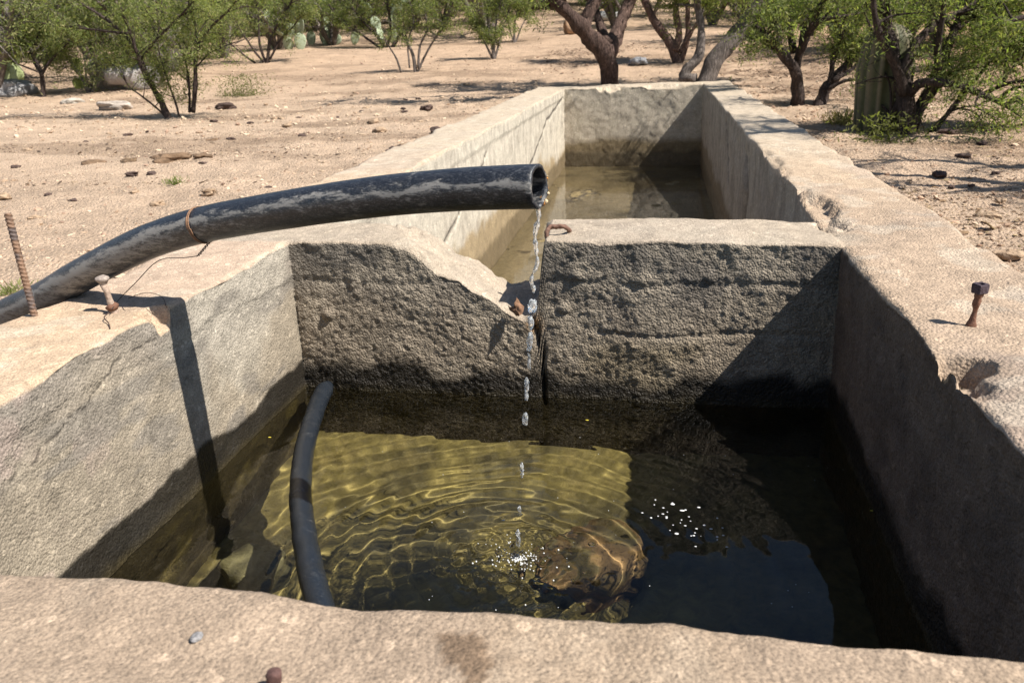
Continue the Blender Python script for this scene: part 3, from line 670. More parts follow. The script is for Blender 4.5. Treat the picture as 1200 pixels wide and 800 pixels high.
V = np.array(sqr)@rot.T+c+np.array([0.006, 0, 0.072]); V += np.stack([fbm(V, 0.01, 2, k) for k in range(3)], -1)*0.0008
i = np.arange(5)[:, None]*16; j = np.arange(16)[None]; j2 = (j+1) % 16; Q = np.stack([i+j, i+j2, i+16+j2, i+16+j], -1).reshape(-1, 4)
V = np.vstack([V, V[-16:].mean(0), V[:16].mean(0)]); e = len(V)-2; Q = np.vstack([Q, [(e, 80+k, 80+(k+1) % 16, 80+(k+2) % 16) for k in range(0, 16, 2)], [(e+1, (k+2) % 16, (k+1) % 16, k) for k in range(0, 16, 2)]])
g = Geo(); g.add(V, Q, (0.07, 0.05, 0.06)); keep_world(g.build('head', M['rust'], smooth=False), root)
# stub in the near rim
c = at_z(321, 798, 0.0); V, Q = lathe([(0.008, -0.01), (0.0075, 0.004), (0.008, 0.010), (0.007, 0.014), (0.003, 0.016)], 12, c, (0.003, 0, 0), 0.0015, 9)
g = Geo(); g.add(V, Q, (0.13, 0.07, 0.06)); o = g.build('bolt_stub', M['rust']); tag(o, 'short rusty stub of a bolt sticking out of the near rim', 'bolt stub')
# rusty hook on the dividing wall
hk = [at_y(700, 300, 4.42*H), at_y(668, 273, 4.40*H), at_y(664, 267, 4.34*H), at_y(655, 265.5, 4.32*H), at_y(645, 266, 4.31*H), at_y(641, 271, 4.28*H), at_y(640, 279, 4.27*H)]
hk[0] = hk[1]+np.array([0.004, 0.01, -0.03]); g = Geo(); P = smooth_path(hk, 40); g.tube(P, 0.0075+0.0*P[:, 0], 10, C=(0.17, 0.095, 0.068), rough=0.35, seed=3)
o = g.build('rusty_hook', M['rust']); tag(o, 'bent rusty steel hook on top of the dividing wall beside the notch', 'hook')
# curled rusty scrap lodged in the notch
c = at_y(607, 362, 4.16*H); n1, n2 = 14, 10; u = np.linspace(-1, 1, n1); v = np.linspace(-1, 1, n2); uu, vv = np.meshgrid(u, v, indexing='ij')
X_ = uu*0.022; Z_ = vv*0.020+0.012*uu**2; Y_ = -0.010*np.cos(uu*1.8)+0.006*vv
P1 = np.stack([X_, Y_, Z_], -1).reshape(-1, 3); r45 = 0.75; P1 = P1@np.array([[math.cos(r45), 0, math.sin(r45)], [0, 1, 0], [-math.sin(r45), 0, math.cos(r45)]])+c
P1 += np.stack([fbm(P1, 0.015, 2, 80+k) for k in range(3)], -1)*0.004; P2 = P1+np.array([0, 0.0025, 0.0])
i = np.arange(n1-1)[:, None]*n2; j = np.arange(n2-1)[None]; q1 = np.stack([i+j, i+n2+j, i+n2+j+1, i+j+1], -1).reshape(-1, 4); q2 = q1[:, ::-1]+n1*n2
g = Geo(); g.add(np.vstack([P1, P2]), np.vstack([q1, q2]), (0.26, 0.145, 0.085)); o = g.build('rusty_scrap', M['rust']); tag(o, 'curled reddish rusty scrap lodged at the bottom of the notch', 'scrap metal')
# wire round the pipe, twisted and led to the bolt
root = empty('tie_wire', tuple(at_y(237, 263, 2.98*H))); tag(root, 'copper coloured wire looped round the pipe and led to the bolt', 'wire')
kk = int(np.argmin([np.linalg.norm(p-at_y(237, 264, 2.985*H)) for p in PP])); g = Geo()
T = PP[kk+1]-PP[kk-1]; T /= np.linalg.norm(T); A = np.cross(T, [0, 0, 1.0]); A /= np.linalg.norm(A); B = np.cross(A, T)
th = np.linspace(0, 2*math.pi*4, 200); off = 0.0022*np.sin(th*0.5)*1.2+(th/th[-1]-0.5)*0.011
P = PP[kk]+(PR*1.035)*(A*np.cos(th)[:, None]+B*np.sin(th)[:, None])+T*off[:, None]; g.tube(P, 0.0010, 8, C=(0.30, 0.17, 0.10)); keep_world(g.build('loop', M['rust']), root)
bot = PP[kk]-B*PR*1.05; e1 = at_y(232, 300, 2.93*H); g = Geo(); th = np.linspace(0, 1, 60)[:, None]
for ph in (0, math.pi):
    P = bot+(e1-bot)*th+0.003*np.hstack([np.cos(th*16+ph), np.sin(th*16+ph), 0*th]); g.tube(P, 0.0012, 6, C=(0.06, 0.045, 0.04))
keep_world(g.build('twist', M['rust']), root)
P = smooth_path([e1, at_y(215, 302, 2.93*H), at_y(193, 303, 2.93*H), at_y(178, 311, 2.94*H), at_y(160, 330, 2.95*H), at_z(141, 349, 0.004), at_z(131, 362, 0.012)], 50)
g = Geo(); g.tube(P, 0.0011, 6, C=(0.05, 0.04, 0.035)); keep_world(g.build('strand', M['rust']), root)
P = smooth_path([at_z(150, 350, 0.004), at_z(162, 345, 0.010), at_z(175, 343, 0.012), at_z(190, 348, 0.008), at_z(195, 360, 0.0)], 30)
g = Geo(); g.tube(P, 0.0009, 6, C=(0.10, 0.06, 0.04)); keep_world(g.build('loose_end', M['rust']), root); g = Geo(); P = smooth_path([at_z(128, 366, 0.012), at_z(122, 372, 0.008), at_z(127, 378, 0.003), at_z(129, 385, 0.003)], 14); g.tube(P, 0.0014, 6, C=(0.08, 0.05, 0.04))
keep_world(g.build('loose_end', M['rust']), root)

# ------------------------------------------------------------------ stones
def rock(name, c, size, seed, col, mat='stone', nu=28, nv=18, rough=0.35, sink=0.25, col2=None):
    V, Q = sphere_vq(nu, nv); D = V*(1+fbm(V, 0.9, 3, seed)[:, None]*rough+fbm(V, 0.28, 3, seed+5)[:, None]*rough*0.35)
    D = np.sign(D)*np.abs(D)**0.85*np.asarray(size)
    a = (seed*1.7) % 6.28; D[:, :2] = D[:, :2]@np.array([[math.cos(a), -math.sin(a)], [math.sin(a), math.cos(a)]])
    C = mixc(np.tile(np.array(col, float), (len(D), 1)), col2 if col2 is not None else np.array(col)*0.6, sst(-0.1, 0.5, fbm(V, 0.4, 3, seed+9)))
    g = Geo(); D = D+np.array([0, 0, size[2]*(1-2*sink)]); g.add(D, Q, C); o = g.build(name, M[mat]); o.location = tuple(c); return o
p = under(300, 672, FZ+0.06); o = rock('rock', (p[0], p[1], FZ), (0.085, 0.08, 0.11), 3, (0.16, 0.14, 0.06), 'silt'); o.cycles.is_caustics_receiver = True
tag(o, 'rounded greenish rock under the water near the left wall', 'rock')
p = under(700, 650, FZ+0.08); o = rock('rock', (p[0], p[1], FZ), (0.145, 0.14, 0.10), 8, (0.19, 0.118, 0.046), 'silt', rough=0.3, col2=(0.09, 0.07, 0.025)); o.cycles.is_caustics_receiver = True
tag(o, 'large orange brown rock under the water where the stream lands', 'rock')
p = ztop(230, 744); o = rock('pebble', (p[0], p[1], -0.004), (0.0085, 0.006, 0.004), 12, (0.25, 0.24, 0.24), nu=14, nv=8); tag(o, 'small grey pebble set in the near rim', 'pebble')
for px, py, s, col, lab in ((150, 100, (1.0, 0.6, 0.40), (0.34, 0.31, 0.29), 'big grey boulder behind the slender leafy shrub on the left'), (12, 112, (0.55, 0.4, 0.22), (0.37, 0.36, 0.36), 'pale grey boulder at the left edge below the prickly pear'),
                            (135, 128, (0.40, 0.2, 0.09), (0.45, 0.38, 0.32), 'low whitish rock on the sand left of the slender shrub'), (86, 122, (0.2, 0.15, 0.06), (0.42, 0.37, 0.31), 'small pale rock between the dark boulder and the whitish rock'),
                            (747, 76, (0.24, 0.18, 0.10), (0.27, 0.27, 0.28), 'dark grey stone on the ground between the two big tree trunks'), (713, 24, (0.6, 0.35, 0.22), (0.38, 0.38, 0.38), 'grey rock on the slope seen past the forked trunk'),
                            (672, 40, (0.35, 0.25, 0.3), (0.40, 0.25, 0.15), 'orange brown rock standing beyond the forked trunk')):
    p = gpoint(px, py); tag(rock('rock', p, s, int(px), col), lab, 'rock', 'rocks on the ground')
CL = [(152, 190, .10, 1), (205, 188, .16, 0), (238, 186, .12, 0), (110, 192, .09, 0), (178, 205, .05, 2), (155, 205, .05, 2), (18, 196, .045, 2), (32, 178, .06, 3), (250, 165, .07, 0), (270, 164, .05, 2), (150, 159, .05, 2),
      (85, 237, .04, 2), (5, 232, .06, 3), (158, 228, .05, 3), (245, 226, .06, 3), (185, 240, .06, 3), (40, 257, .04, 3), (462, 178, .09, 2), (445, 154, .07, 3), (512, 156, .10, 2), (440, 145, .09, 3), (500, 128, .10, 2), (432, 170, .05, 3),
      (620, 120, .05, 2), (330, 140, .05, 3), (265, 128, .16, 2), (1040, 150, .05, 2), (1150, 170, .05, 2), (1130, 185, .06, 2), (1113, 157, .08, 2), (1175, 135, .07, 3), (1160, 255, .05, 3), (1100, 205, .05, 2), (1184, 300, .05, 3), (30, 90, .1, 2), (590, 42, .14, 2), (545, 100, .07, 3)]
RX = np.random.default_rng(17)
for _ in range(46):
    qx = RX.uniform(10, 560) if _ < 32 else RX.uniform(1060, 1195); qy = RX.uniform(112, 230) if qx < 330 else (RX.uniform(108, 165) if qx < 700 else RX.uniform(150, 300))
    CL.append((qx, qy, RX.uniform(.014, .038)*(1+.6*(qy < 160)), 2 if RX.random() < .6 else 3))
cc = [(0.20, 0.13, 0.08), (0.19, 0.125, 0.075), (0.09, 0.06, 0.05), (0.38, 0.27, 0.18)]
CG = ['crumbled flat patch of dried dung on the sand beyond the pipe', None, 'dark brown clod lying on the sandy ground around the trough', 'tan lump of dry soil lying on the sandy ground around the trough']
for n_, (px, py, s, k) in enumerate(CL):
    p = gpoint(px, py); s *= (1.0 if k < 2 else 1.0); flat = 0.42 if k < 2 else 0.55
    o = rock('clod', p, (s, s*0.75, s*flat*0.8), n_+30, cc[k], nu=36, nv=22, rough=0.5, sink=0.35)
    tag(o, CG[k if k != 1 else 0], 'clod', ['flat dung patches', 'flat dung patches', 'dark clods on the sand', 'tan lumps on the sand'][k])

# gravel, litter: nobody could count them
def scatter(name, n, region, size, cols, mat, label, cat, flat=0.6, seed=1, shape='rock', dens=None):
    R = np.random.default_rng(seed); g = Geo(); bV, bQ = sphere_vq(6, 4); pts = []
    xs, ys = region(R, n); ok = ~((xs > XO0-0.35-0.02*ys) & (xs < XO1+0.02) & (ys < YR1+0.05) & (ys > 0.2)); xs, ys = xs[ok], ys[ok]
    if dens is not None: k_ = dens(np.stack([xs, ys, 0*xs], -1)) > R.random(len(xs)); xs, ys = xs[k_], ys[k_]
    P = np.stack([xs, ys, 0*xs], -1); near = 1-sst(12, 40, ys); zs = gz(xs, ys)+fbm(P, 0.5, 4, 21)*0.022*near+fbm(P, 0.11, 3, 31, 0.6)*0.015*near
    m_ = len(xs); s = size*np.exp(R.normal(0, 0.45, m_)); a = R.uniform(0, 6.28, m_)
    V = bV[None]*(1+R.uniform(-.28, .28, (m_, len(bV), 1))); sc = np.stack([s, s*R.uniform(.5, .95, m_), s*flat*R.uniform(.5, 1, m_)], -1)
    V = V*sc[:, None]; ca, sa = np.cos(a)[:, None], np.sin(a)[:, None]; x, y = V[..., 0]*ca-V[..., 1]*sa, V[..., 0]*sa+V[..., 1]*ca
    tilt = R.normal(0, 0.35, (m_, 1)); V = np.stack([x, y, V[..., 2]+x*tilt], -1)+np.stack([xs, ys, zs+0.15*s*flat], -1)[:, None]
    Q = (bQ[None]+(np.arange(m_)*len(bV))[:, None, None]).reshape(-1, 4)
    C = np.asarray(cols)[R.integers(0, len(cols), m_)]*R.uniform(.7, 1.25, (m_, 1)); C = np.repeat(C, len(bV), axis=0)
    g.add(V.reshape(-1, 3), Q, C); o = g.build(name, M[mat], smooth=False); tag(o, label, cat, kind='stuff')
def reg_left(R, n):
    y = 1.2+12*R.random(n)**1.6; return -1.2-R.random(n)**1.2*(1.5+y*0.95), y
def reg_right(R, n):
    y = 1.5+14*R.random(n)**1.5; return 0.8+R.random(n)**1.1*(1.2+y*0.55), y
def reg_far(R, n):
    y = 9+16*R.random(n); return R.uniform(-1, .55, n)*y, y
SANDC = [(0.48, 0.36, 0.25), (0.40, 0.28, 0.19), (0.47, 0.36, 0.26), (0.30, 0.20, 0.14), (0.50, 0.38, 0.27)]
scatter('gravel', 9000, reg_left, 0.0062, SANDC, 'litter', 'fine gravel and crumbs of soil on the sunlit sand beyond the pipe', 'gravel', seed=1)
scatter('gravel', 9000, reg_right, 0.0065, [(0.42, 0.28, 0.19), (0.33, 0.21, 0.14), (0.50, 0.38, 0.28), (0.24, 0.15, 0.10)], 'litter', 'fine reddish gravel on the ground right of the trough', 'gravel', seed=2)
scatter('gravel', 7000, reg_far, 0.016, SANDC, 'litter', 'gravel scattered on the ground behind the trough', 'gravel', seed=4)
scatter('soil_crumbs', 6500, reg_left, 0.0125, SANDC, 'litter', 'crumbs of trampled dry soil on the sunlit sand left of the trough', 'soil crumbs', seed=11, flat=0.5, dens=lambda P: sst(-0.3, 0.4, fbm(P, 0.6, 3, 310)))
scatter('soil_crumbs', 5500, reg_right, 0.0125, [(0.42, 0.28, 0.19), (0.36, 0.24, 0.16), (0.46, 0.34, 0.24)], 'litter', 'crumbs of trampled reddish soil right of the trough', 'soil crumbs', seed=12, flat=0.5, dens=lambda P: sst(-0.3, 0.4, fbm(P, 0.6, 3, 311)))
scatter('leaf_litter', 26000, lambda R, n: (lambda y: (R.uniform(0.1, 0.62, n)*y+0.5, y))(4+12*R.random(n)), 0.010, [(0.20, 0.13, 0.08), (0.13, 0.08, 0.05), (0.30, 0.22, 0.12), (0.25, 0.16, 0.09)], 'litter',
        'dry brown leaf litter and twigs under the trees on the right', 'leaf litter', flat=0.15, seed=5, dens=lambda P: sst(0.0, 0.35, fbm(P, 0.9, 3, 300))*0.9+0.05)
scatter('leaf_litter', 22000, lambda R, n: (lambda y: (R.uniform(-0.95, 0.12, n)*y, y))(6+12*R.random(n)), 0.011, [(0.16, 0.11, 0.07), (0.10, 0.07, 0.05), (0.27, 0.20, 0.13)], 'litter',
        'dark crumbs of leaf litter in patches on the sand to the left', 'leaf litter', flat=0.2, seed=6, dens=lambda P: sst(0.18, 0.5, fbm(P*np.array([0.55, 1.5, 1]), 1.1, 4, 77))*0.9+0.03)

scatter('leaf_litter', 20000, lambda R, n: (lambda y: (R.uniform(-0.14, 0.42, n)*y, y))(12+11*R.random(n)), 0.020, [(0.20, 0.13, 0.085), (0.12, 0.08, 0.055), (0.28, 0.19, 0.12)], 'litter',
        'brown leaf litter on the ground round the big trunks behind the trough', 'leaf litter', flat=0.2, seed=7, dens=lambda P: sst(0.0, 0.4, fbm(P*np.array([0.6, 1.2, 1]), 1.3, 4, 301))*0.95+0.03)

# ------------------------------------------------------------------ trees and shrubs
GREENS = np.array([(0.165, 0.195, 0.078), (0.225, 0.245, 0.110), (0.105, 0.130, 0.055), (0.265, 0.255, 0.130)])
BARKS = dict(dark=(0.06, 0.044, 0.038), red=(0.105, 0.068, 0.055), grey=(0.15, 0.125, 0.11))
def grow(root_loc, spines, seed, leaf_n, leaf_l, twig_len=0.55, start=0.35, bark='dark', greens=GREENS, twigs=9, droop=0.25, spread=1.0, tuft=0.16, up=0.35):
    """spines: list of (points, r0, r1) in world space; makes trunk mesh and crown mesh"""
    R = np.random.default_rng(seed); gt = Geo(); bc = np.array(BARKS[bark]); tips = []
    def limb(P, r0, r1, n, sides, rough):
        P = smooth_path(P, n); t = np.linspace(0, 1, n); gt.tube(P, r0*(1-t)**0.8*(1-r1/r0)+r1, sides, C=bc*R.uniform(.8, 1.25), rough=rough, seed=seed); return P
    for pts, r0, r1 in spines:
        P = limb(pts, r0, r1, max(8, len(pts)*5), 10 if r0 > 0.04 else 7, 0.22)
        L = np.linalg.norm(np.diff(P, axis=0), axis=1).sum(); m_ = max(3, int(twigs*L/1.5))
        for k in range(m_):
            t = start+(1-start)*R.random()**0.8; b = P[int(t*(len(P)-1))]; d = R.normal(0, 1, 3)*np.array([1, 1, .7])*spread+np.array([0, 0, up]); d += (P[-1]-P[0])/L*0.8; d /= np.linalg.norm(d)
            l = twig_len*R.uniform(.6, 1.35); mid = b+d*l*.5+R.normal(0, .08, 3)*l; end = b+d*l+R.normal(0, .14, 3)*l-np.array([0, 0, droop*l*.4])
            Pb = limb([b, mid, end], max(r1*.8, .004)+.003, 0.0025, 7, 4, 0)
            tips.append(Pb[3:])
            for q in range(3):
                b2 = Pb[R.integers(2, 7)]; d2 = R.normal(0, 1, 3)+d*.7; d2 /= np.linalg.norm(d2); e2 = b2+d2*l*.5*R.uniform(.5, 1.2)-np.array([0, 0, droop*l*.3])
                gt.tube(smooth_path([b2, (b2+e2)/2+R.normal(0, .05, 3)*l, e2], 5), [.004, .0035, .003, .002, .0015], 3, cap=False, C=bc); tips.append(np.linspace(b2, e2, 5)[1:])
        tips.append(P[-2:])
    tr = gt.build('trunk', M['bark']); keep_world(tr, root_loc)
    T = np.vstack(tips); idx = R.integers(0, len(T), leaf_n); C0 = T[idx]+R.normal(0, tuft*0.5, (leaf_n, 3))*np.array([1, 1, .8])
    # leave some clumps bare so the sky and slope show through
    keep = fbm(C0, 0.40, 3, seed+3) > -0.34; C0 = C0[keep]; n = len(C0)
    a = R.normal(0, 1, (n, 3)); a[:, 2] -= droop*1.4; a /= np.linalg.norm(a, axis=1)[:, None]; b = np.cross(a, R.normal(0, 1, (n, 3))); b /= np.linalg.norm(b, axis=1)[:, None]
    l = (leaf_l*R.uniform(.5, 1.4, n))[:, None]; w = l*0.12
    V = np.stack([C0, C0+a*l*.5+b*w, C0+a*l, C0+a*l*.5-b*w], 1).reshape(-1, 3); Q = np.arange(n*4).reshape(-1, 4)
    col = greens[R.integers(0, len(greens), n)]*R.uniform(.7, 1.3, (n, 1))*(1+0.35*fbm(C0, 0.4, 2, seed+8)[:, None]); col = np.repeat(np.clip(col, .01, 1), 4, axis=0)
    g = Geo(); g.add(V, Q, col); cr = g.build('crown', M['leaf'], smooth=False); keep_world(cr, root_loc)
def sp(pts, y0, dy=0.0):                   # spine from photo rows and columns standing at depth y0, drifting dy in depth
    n = len(pts); return [at_y(a, b, y0+dy*k/(n-1)) for k, (a, b) in enumerate(pts)]
def tree(name, base_px, limbs, label, cat, group, **kw):
    g0 = gpoint(*base_px); y0 = kw.pop('depth', g0[1]); base = np.array([at_y(base_px[0], base_px[1], y0)[0], y0, 0]); base[2] = gz(base[0:1], base[1:2])[0]
    root = empty(name, tuple(base)); tag(root, label, cat, group); S = []
    for pts, dy, r0, r1 in limbs:
        P = sp(pts, y0, dy); 
        if pts[0] == base_px: P = [base-np.array([0, 0, .08])]+P[1:]
        S.append((P, r0, r1))
    grow(root, S, **kw); return root
TG = 'mesquite trees behind the trough'
tree('mesquite_tree', (716, 93), [([(716, 93), (710, 66), (690, 42), (678, 28), (655, 6), (620, -25), (570, -60)], -1.0, .16, .05), ([(697, 50), (686, 35), (692, 12), (704, -15), (720, -80), (700, -160)], .6, .13, .03),
    ([(712, 68), (722, 40), (735, 8), (752, -30), (790, -90), (800, -170)], 1.2, .13, .035), ([(714, 52), (704, 32), (696, 8), (660, -50), (640, -130)], 1.4, .08, .03), ([(620, -25), (560, -40), (500, -45)], -.5, .06, .02), ([(752, -30), (820, -60), (860, -110)], -.8, .06, .02)],
    'thick mesquite tree with forked trunk right behind the far end wall', 'tree', TG, depth=13.4, seed=11, leaf_n=42000, leaf_l=0.06, bark='red', twig_len=.8, start=.55, up=.5)
tree('mesquite_tree', (822, 92), [([(822, 92), (838, 70), (862, 42), (885, 12), (910, -20), (960, -70), (1000, -140)], .6, .155, .05), ([(815, 92), (800, 90), (818, 66), (822, 40), (818, 10), (812, -40), (790, -120)], .6, .09, .03), ([(910, -20), (900, -80), (880, -150)], .6, .07, .02)],
    'leaning mesquite tree with streaked grey trunk behind the far corner of the trough', 'tree', TG, depth=13.6, seed=12, leaf_n=38000, leaf_l=0.06, bark='grey', twig_len=.8, start=.6, up=.5)
tree('mesquite_tree', (796, 74), [([(796, 74), (786, 52), (770, 30), (758, 6), (748, -30), (740, -100)], .5, .115, .035), ([(790, 60), (796, 40), (792, 10), (800, -30), (830, -100)], .5, .09, .03), ([(796, 74), (806, 40), (806, 5), (812, -40)], .3, .07, .03), ([(796, 62), (812, 35), (830, 10), (860, -40)], .3, .05, .02)],
    'dark mesquite tree with several upright trunks seen between the two nearest trees', 'tree', TG, seed=13, leaf_n=32000, leaf_l=0.07, bark='red', twig_len=.9, start=.6, up=.5)
tree('mesquite_tree', (937, 123), [([(937, 123), (934, 98), (930, 80), (915, 62), (905, 48), (885, 30)], -.4, .085, .018), ([(912, 58), (913, 40), (908, 15), (905, -10)], .4, .05, .02), ([(931, 82), (938, 60), (948, 38), (962, 24), (985, 20)], -.4, .06, .018),
    ([(940, 55), (943, 25), (950, 0)], .4, .05, .02), ([(948, 40), (960, 10), (975, -8)], -.3, .05, .02), ([(930, 60), (925, 30), (930, 0)], .5, .05, .02)],
    'small mesquite tree with short trunk and spreading fork right of the far corner', 'tree', TG, seed=14, leaf_n=11000, leaf_l=0.055, bark='dark', twig_len=.5, start=.55, up=.35)
tree('mesquite_tree', (958, 124), [([(958, 124), (968, 105), (982, 88), (1000, 66), (1015, 40), (1030, 5)], .5, .08, .02), ([(958, 124), (972, 98), (976, 70), (985, 45), (990, 10)], .3, .04, .012), ([(970, 105), (990, 95), (1010, 92), (1025, 85)], -.2, .025, .008), ([(975, 95), (1000, 80), (1012, 60)], .3, .03, .01)],
    'shrubby mesquite with slanting stems leaning right beside the small forked tree', 'tree', TG, seed=15, leaf_n=9000, leaf_l=0.05, bark='dark', twig_len=.45, start=.35)
tree('mesquite_tree', (1066, 156), [([(1066, 156), (1062, 120), (1056, 90), (1046, 62), (1040, 30), (1035, -10), (1030, -80)], .3, .085, .03), ([(1060, 110), (1052, 80), (1035, 50), (1025, 15), (1020, -40)], -.3, .05, .015), ([(1066, 156), (1078, 125), (1092, 100), (1108, 60), (1125, 20), (1140, -40)], .4, .06, .02),
    ([(1068, 108), (1078, 98), (1105, 97), (1135, 105), (1165, 117), (1190, 130)], -.5, .045, .015), ([(1150, 112), (1175, 100), (1210, 92)], -.3, .025, .01), ([(1170, 118), (1185, 105), (1215, 100)], -.1, .02, .01), ([(1085, 165), (1105, 140), (1128, 112), (1150, 85), (1170, 60)], .3, .03, .01),
    ([(1013, 172), (1030, 150), (1050, 125), (1062, 90), (1075, 50)], .2, .04, .012), ([(1056, 90), (1075, 50), (1098, 28), (1130, 12), (1180, -20)], .3, .05, .015), ([(1098, 85), (1100, 50), (1105, 15), (1110, -40)], -.3, .035, .012), ([(1060, 150), (1085, 120), (1120, 85), (1165, 65), (1200, 55)], .6, .03, .01)],
    'many stemmed mesquite with a long low branch reaching towards the right edge', 'tree', TG, seed=16, leaf_n=27000, leaf_l=0.042, bark='dark', twig_len=.42, start=.35, tuft=.14)
tree('mesquite_tree', (1290, 150), [([(1290, 150), (1285, 90), (1270, 40), (1240, -10), (1215, -60)], .3, .10, .03), ([(1287, 100), (1310, 40), (1340, -30), (1350, -120)], .3, .09, .03), ([(1275, 60), (1240, 30), (1205, 20), (1170, 30)], -.5, .04, .01), ([(1290, 120), (1260, 80), (1225, 60), (1190, 70)], .4, .035, .01)],
    'mesquite standing just past the right edge with its leafy branches reaching in', 'tree', TG, seed=17, leaf_n=22000, leaf_l=0.045, bark='dark', twig_len=.5, start=.35, tuft=.15)
root = empty('mesquite_tree', (4.6, 5.3, -0.3)); tag(root, 'mesquite outside the right edge whose leafy branches shade the ground there', 'tree', TG)
grow(root, [([(4.6, 5.3, -.4), (4.4, 5.3, .6), (3.9, 5.2, 1.5), (3.2, 5.3, 2.2), (2.4, 5.2, 2.5)], .10, .03), ([(4.5, 5.3, .4), (4.7, 5.6, 1.4), (4.4, 6.0, 2.3), (3.6, 6.1, 2.7)], .08, .02), ([(4.4, 5.3, .6), (4.9, 5.0, 1.6), (4.8, 4.8, 2.6)], .06, .02), ([(3.9, 5.2, 1.5), (3.7, 5.6, 1.9), (3.0, 5.8, 2.3), (2.6, 6.0, 2.4)], .05, .02)], seed=18, leaf_n=16000, leaf_l=0.055, twig_len=.5, start=.45, tuft=.15)
SG = 'leafy shrubs on the left'
tree('shrub', (199, 138), [([(199, 138), (188, 118), (175, 95), (165, 70), (150, 45), (120, 20), (80, -5)], .2, .05, .012), ([(180, 105), (168, 85), (160, 60), (150, 30), (130, -20)], -.3, .03, .01), ([(199, 138), (185, 128), (165, 112), (150, 100), (142, 82)], -.2, .018, .006), ([(210, 136), (205, 118), (195, 90), (185, 50), (190, 0)], .3, .018, .006),
    ([(226, 132), (229, 100), (229, 70), (231, 40), (225, 5), (235, -40)], 0, .035, .012), ([(222, 132), (222, 110), (218, 75), (205, 40)], .2, .02, .008), ([(231, 60), (245, 35), (268, 12), (285, -10)], -.3, .022, .008), ([(165, 70), (185, 45), (215, 15), (240, -15)], -.4, .02, .008), ([(150, 40), (110, 35), (70, 30), (30, 25)], -.2, .02, .006), ([(229, 80), (250, 60), (290, 45)], .2, .012, .005)],
    'slender leafy shrub with thin stems standing nearest on the left', 'shrub', SG, seed=21, leaf_n=38000, leaf_l=0.042, bark='dark', twig_len=.42, greens=GREENS*1.1, droop=.5, start=.28, tuft=.15)
tree('shrub', (50, 113), [([(50, 113), (50, 95), (46, 80), (35, 60), (20, 40), (0, 20)], .3, .05, .015), ([(48, 88), (60, 70), (80, 50), (95, 25)], .4, .03, .01), ([(50, 90), (40, 70), (45, 40), (50, 10)], .4, .03, .01), ([(46, 85), (20, 75), (-10, 65)], 0, .02, .01)],
    'low shrub with a single dark trunk above the pale boulder on the left', 'shrub', SG, seed=22, leaf_n=22000, leaf_l=0.055, bark='dark', twig_len=.5, start=.3, tuft=.16)
tree('shrub', (103, 108), [([(103, 108), (95, 90), (85, 75), (70, 60)], .2, .025, .008), ([(103, 108), (110, 85), (118, 60), (125, 30)], .3, .025, .008), ([(103, 108), (120, 92), (130, 75), (140, 55)], .2, .02, .008), ([(103, 108), (100, 80), (98, 50), (100, 15)], .2, .02, .008)],
    'twiggy grey shrub just right of the low trunk on the left', 'shrub', SG, seed=23, leaf_n=9000, leaf_l=0.05, bark='grey', twig_len=.45, start=.15, twigs=16, tuft=.16)
tree('shrub', (313, 74), [([(313, 74), (316, 50), (325, 30), (340, 5), (350, -20)], .3, .05, .015), ([(313, 74), (305, 55), (303, 30), (302, 0), (300, -40)], .3, .04, .015), ([(310, 74), (298, 60), (285, 40), (270, 15)], -.2, .035, .01), ([(316, 70), (330, 45), (345, 30), (360, 5)], .3, .03, .01), ([(300, 75), (280, 60), (265, 45), (255, 20)], .2, .03, .01)],
    'vase shaped shrub with bare dark stems behind the slender one', 'shrub', SG, seed=24, leaf_n=16000, leaf_l=0.06, bark='dark', twig_len=.6, start=.45)
MG = 'shrubs in the middle distance'
tree('shrub', (487, 85), [([(487, 85), (484, 65), (474, 45), (462, 28)], .2, .045, .012), ([(487, 85), (497, 68), (508, 48), (522, 28), (530, 5)], .3, .03, .01), ([(470, 85), (465, 70), (458, 58), (450, 45)], .1, .025, .01), ([(490, 80), (492, 55), (500, 35), (498, 10)], .2, .03, .01), ([(480, 80), (478, 50), (485, 25), (480, 0)], .2, .02, .01)],
    'vase shaped shrub with pale bare stems left of the pipe mouth line', 'shrub', MG, seed=25, leaf_n=9000, leaf_l=0.055, bark='grey', twig_len=.45, start=.5)
tree('shrub', (452, 56), [([(452, 56), (440, 40), (425, 25), (410, 5)], .2, .06, .02), ([(460, 56), (470, 38), (480, 20), (490, 0)], .3, .06, .02), ([(452, 56), (458, 35), (455, 10), (450, -20)], .3, .05, .02), ([(445, 56), (425, 42), (400, 25), (385, 5)], .2, .04, .02)],
    'dense green shrub growing behind the pale stemmed shrub', 'shrub', MG, seed=26, leaf_n=16000, leaf_l=0.075, bark='dark', twig_len=.7, start=.35)
tree('shrub', (579, 69), [([(579, 69), (576, 50), (572, 30), (570, 10), (565, -10)], .2, .04, .012), ([(579, 69), (585, 50), (590, 30), (600, 5)], .3, .03, .01), ([(579, 69), (568, 50), (560, 35), (555, 15)], .2, .03, .01), ([(579, 69), (580, 40), (585, 10), (590, -10)], .2, .03, .01)],
    'upright slender green shrub standing alone on open ground', 'shrub', MG, seed=27, leaf_n=14000, leaf_l=0.06, bark='grey', twig_len=.42, start=.2)
tree('shrub', (603, 50), [([(603, 50), (603, 30), (608, 5)], .2, .04, .012), ([(603, 50), (612, 30), (620, 15)], .3, .03, .01), ([(603, 50), (596, 30), (592, 5)], .2, .03, .01)],
    'small green shrub peeking out behind the lone upright shrub', 'shrub', MG, seed=28, leaf_n=9000, leaf_l=0.065, bark='grey', twig_len=.5, start=.2)

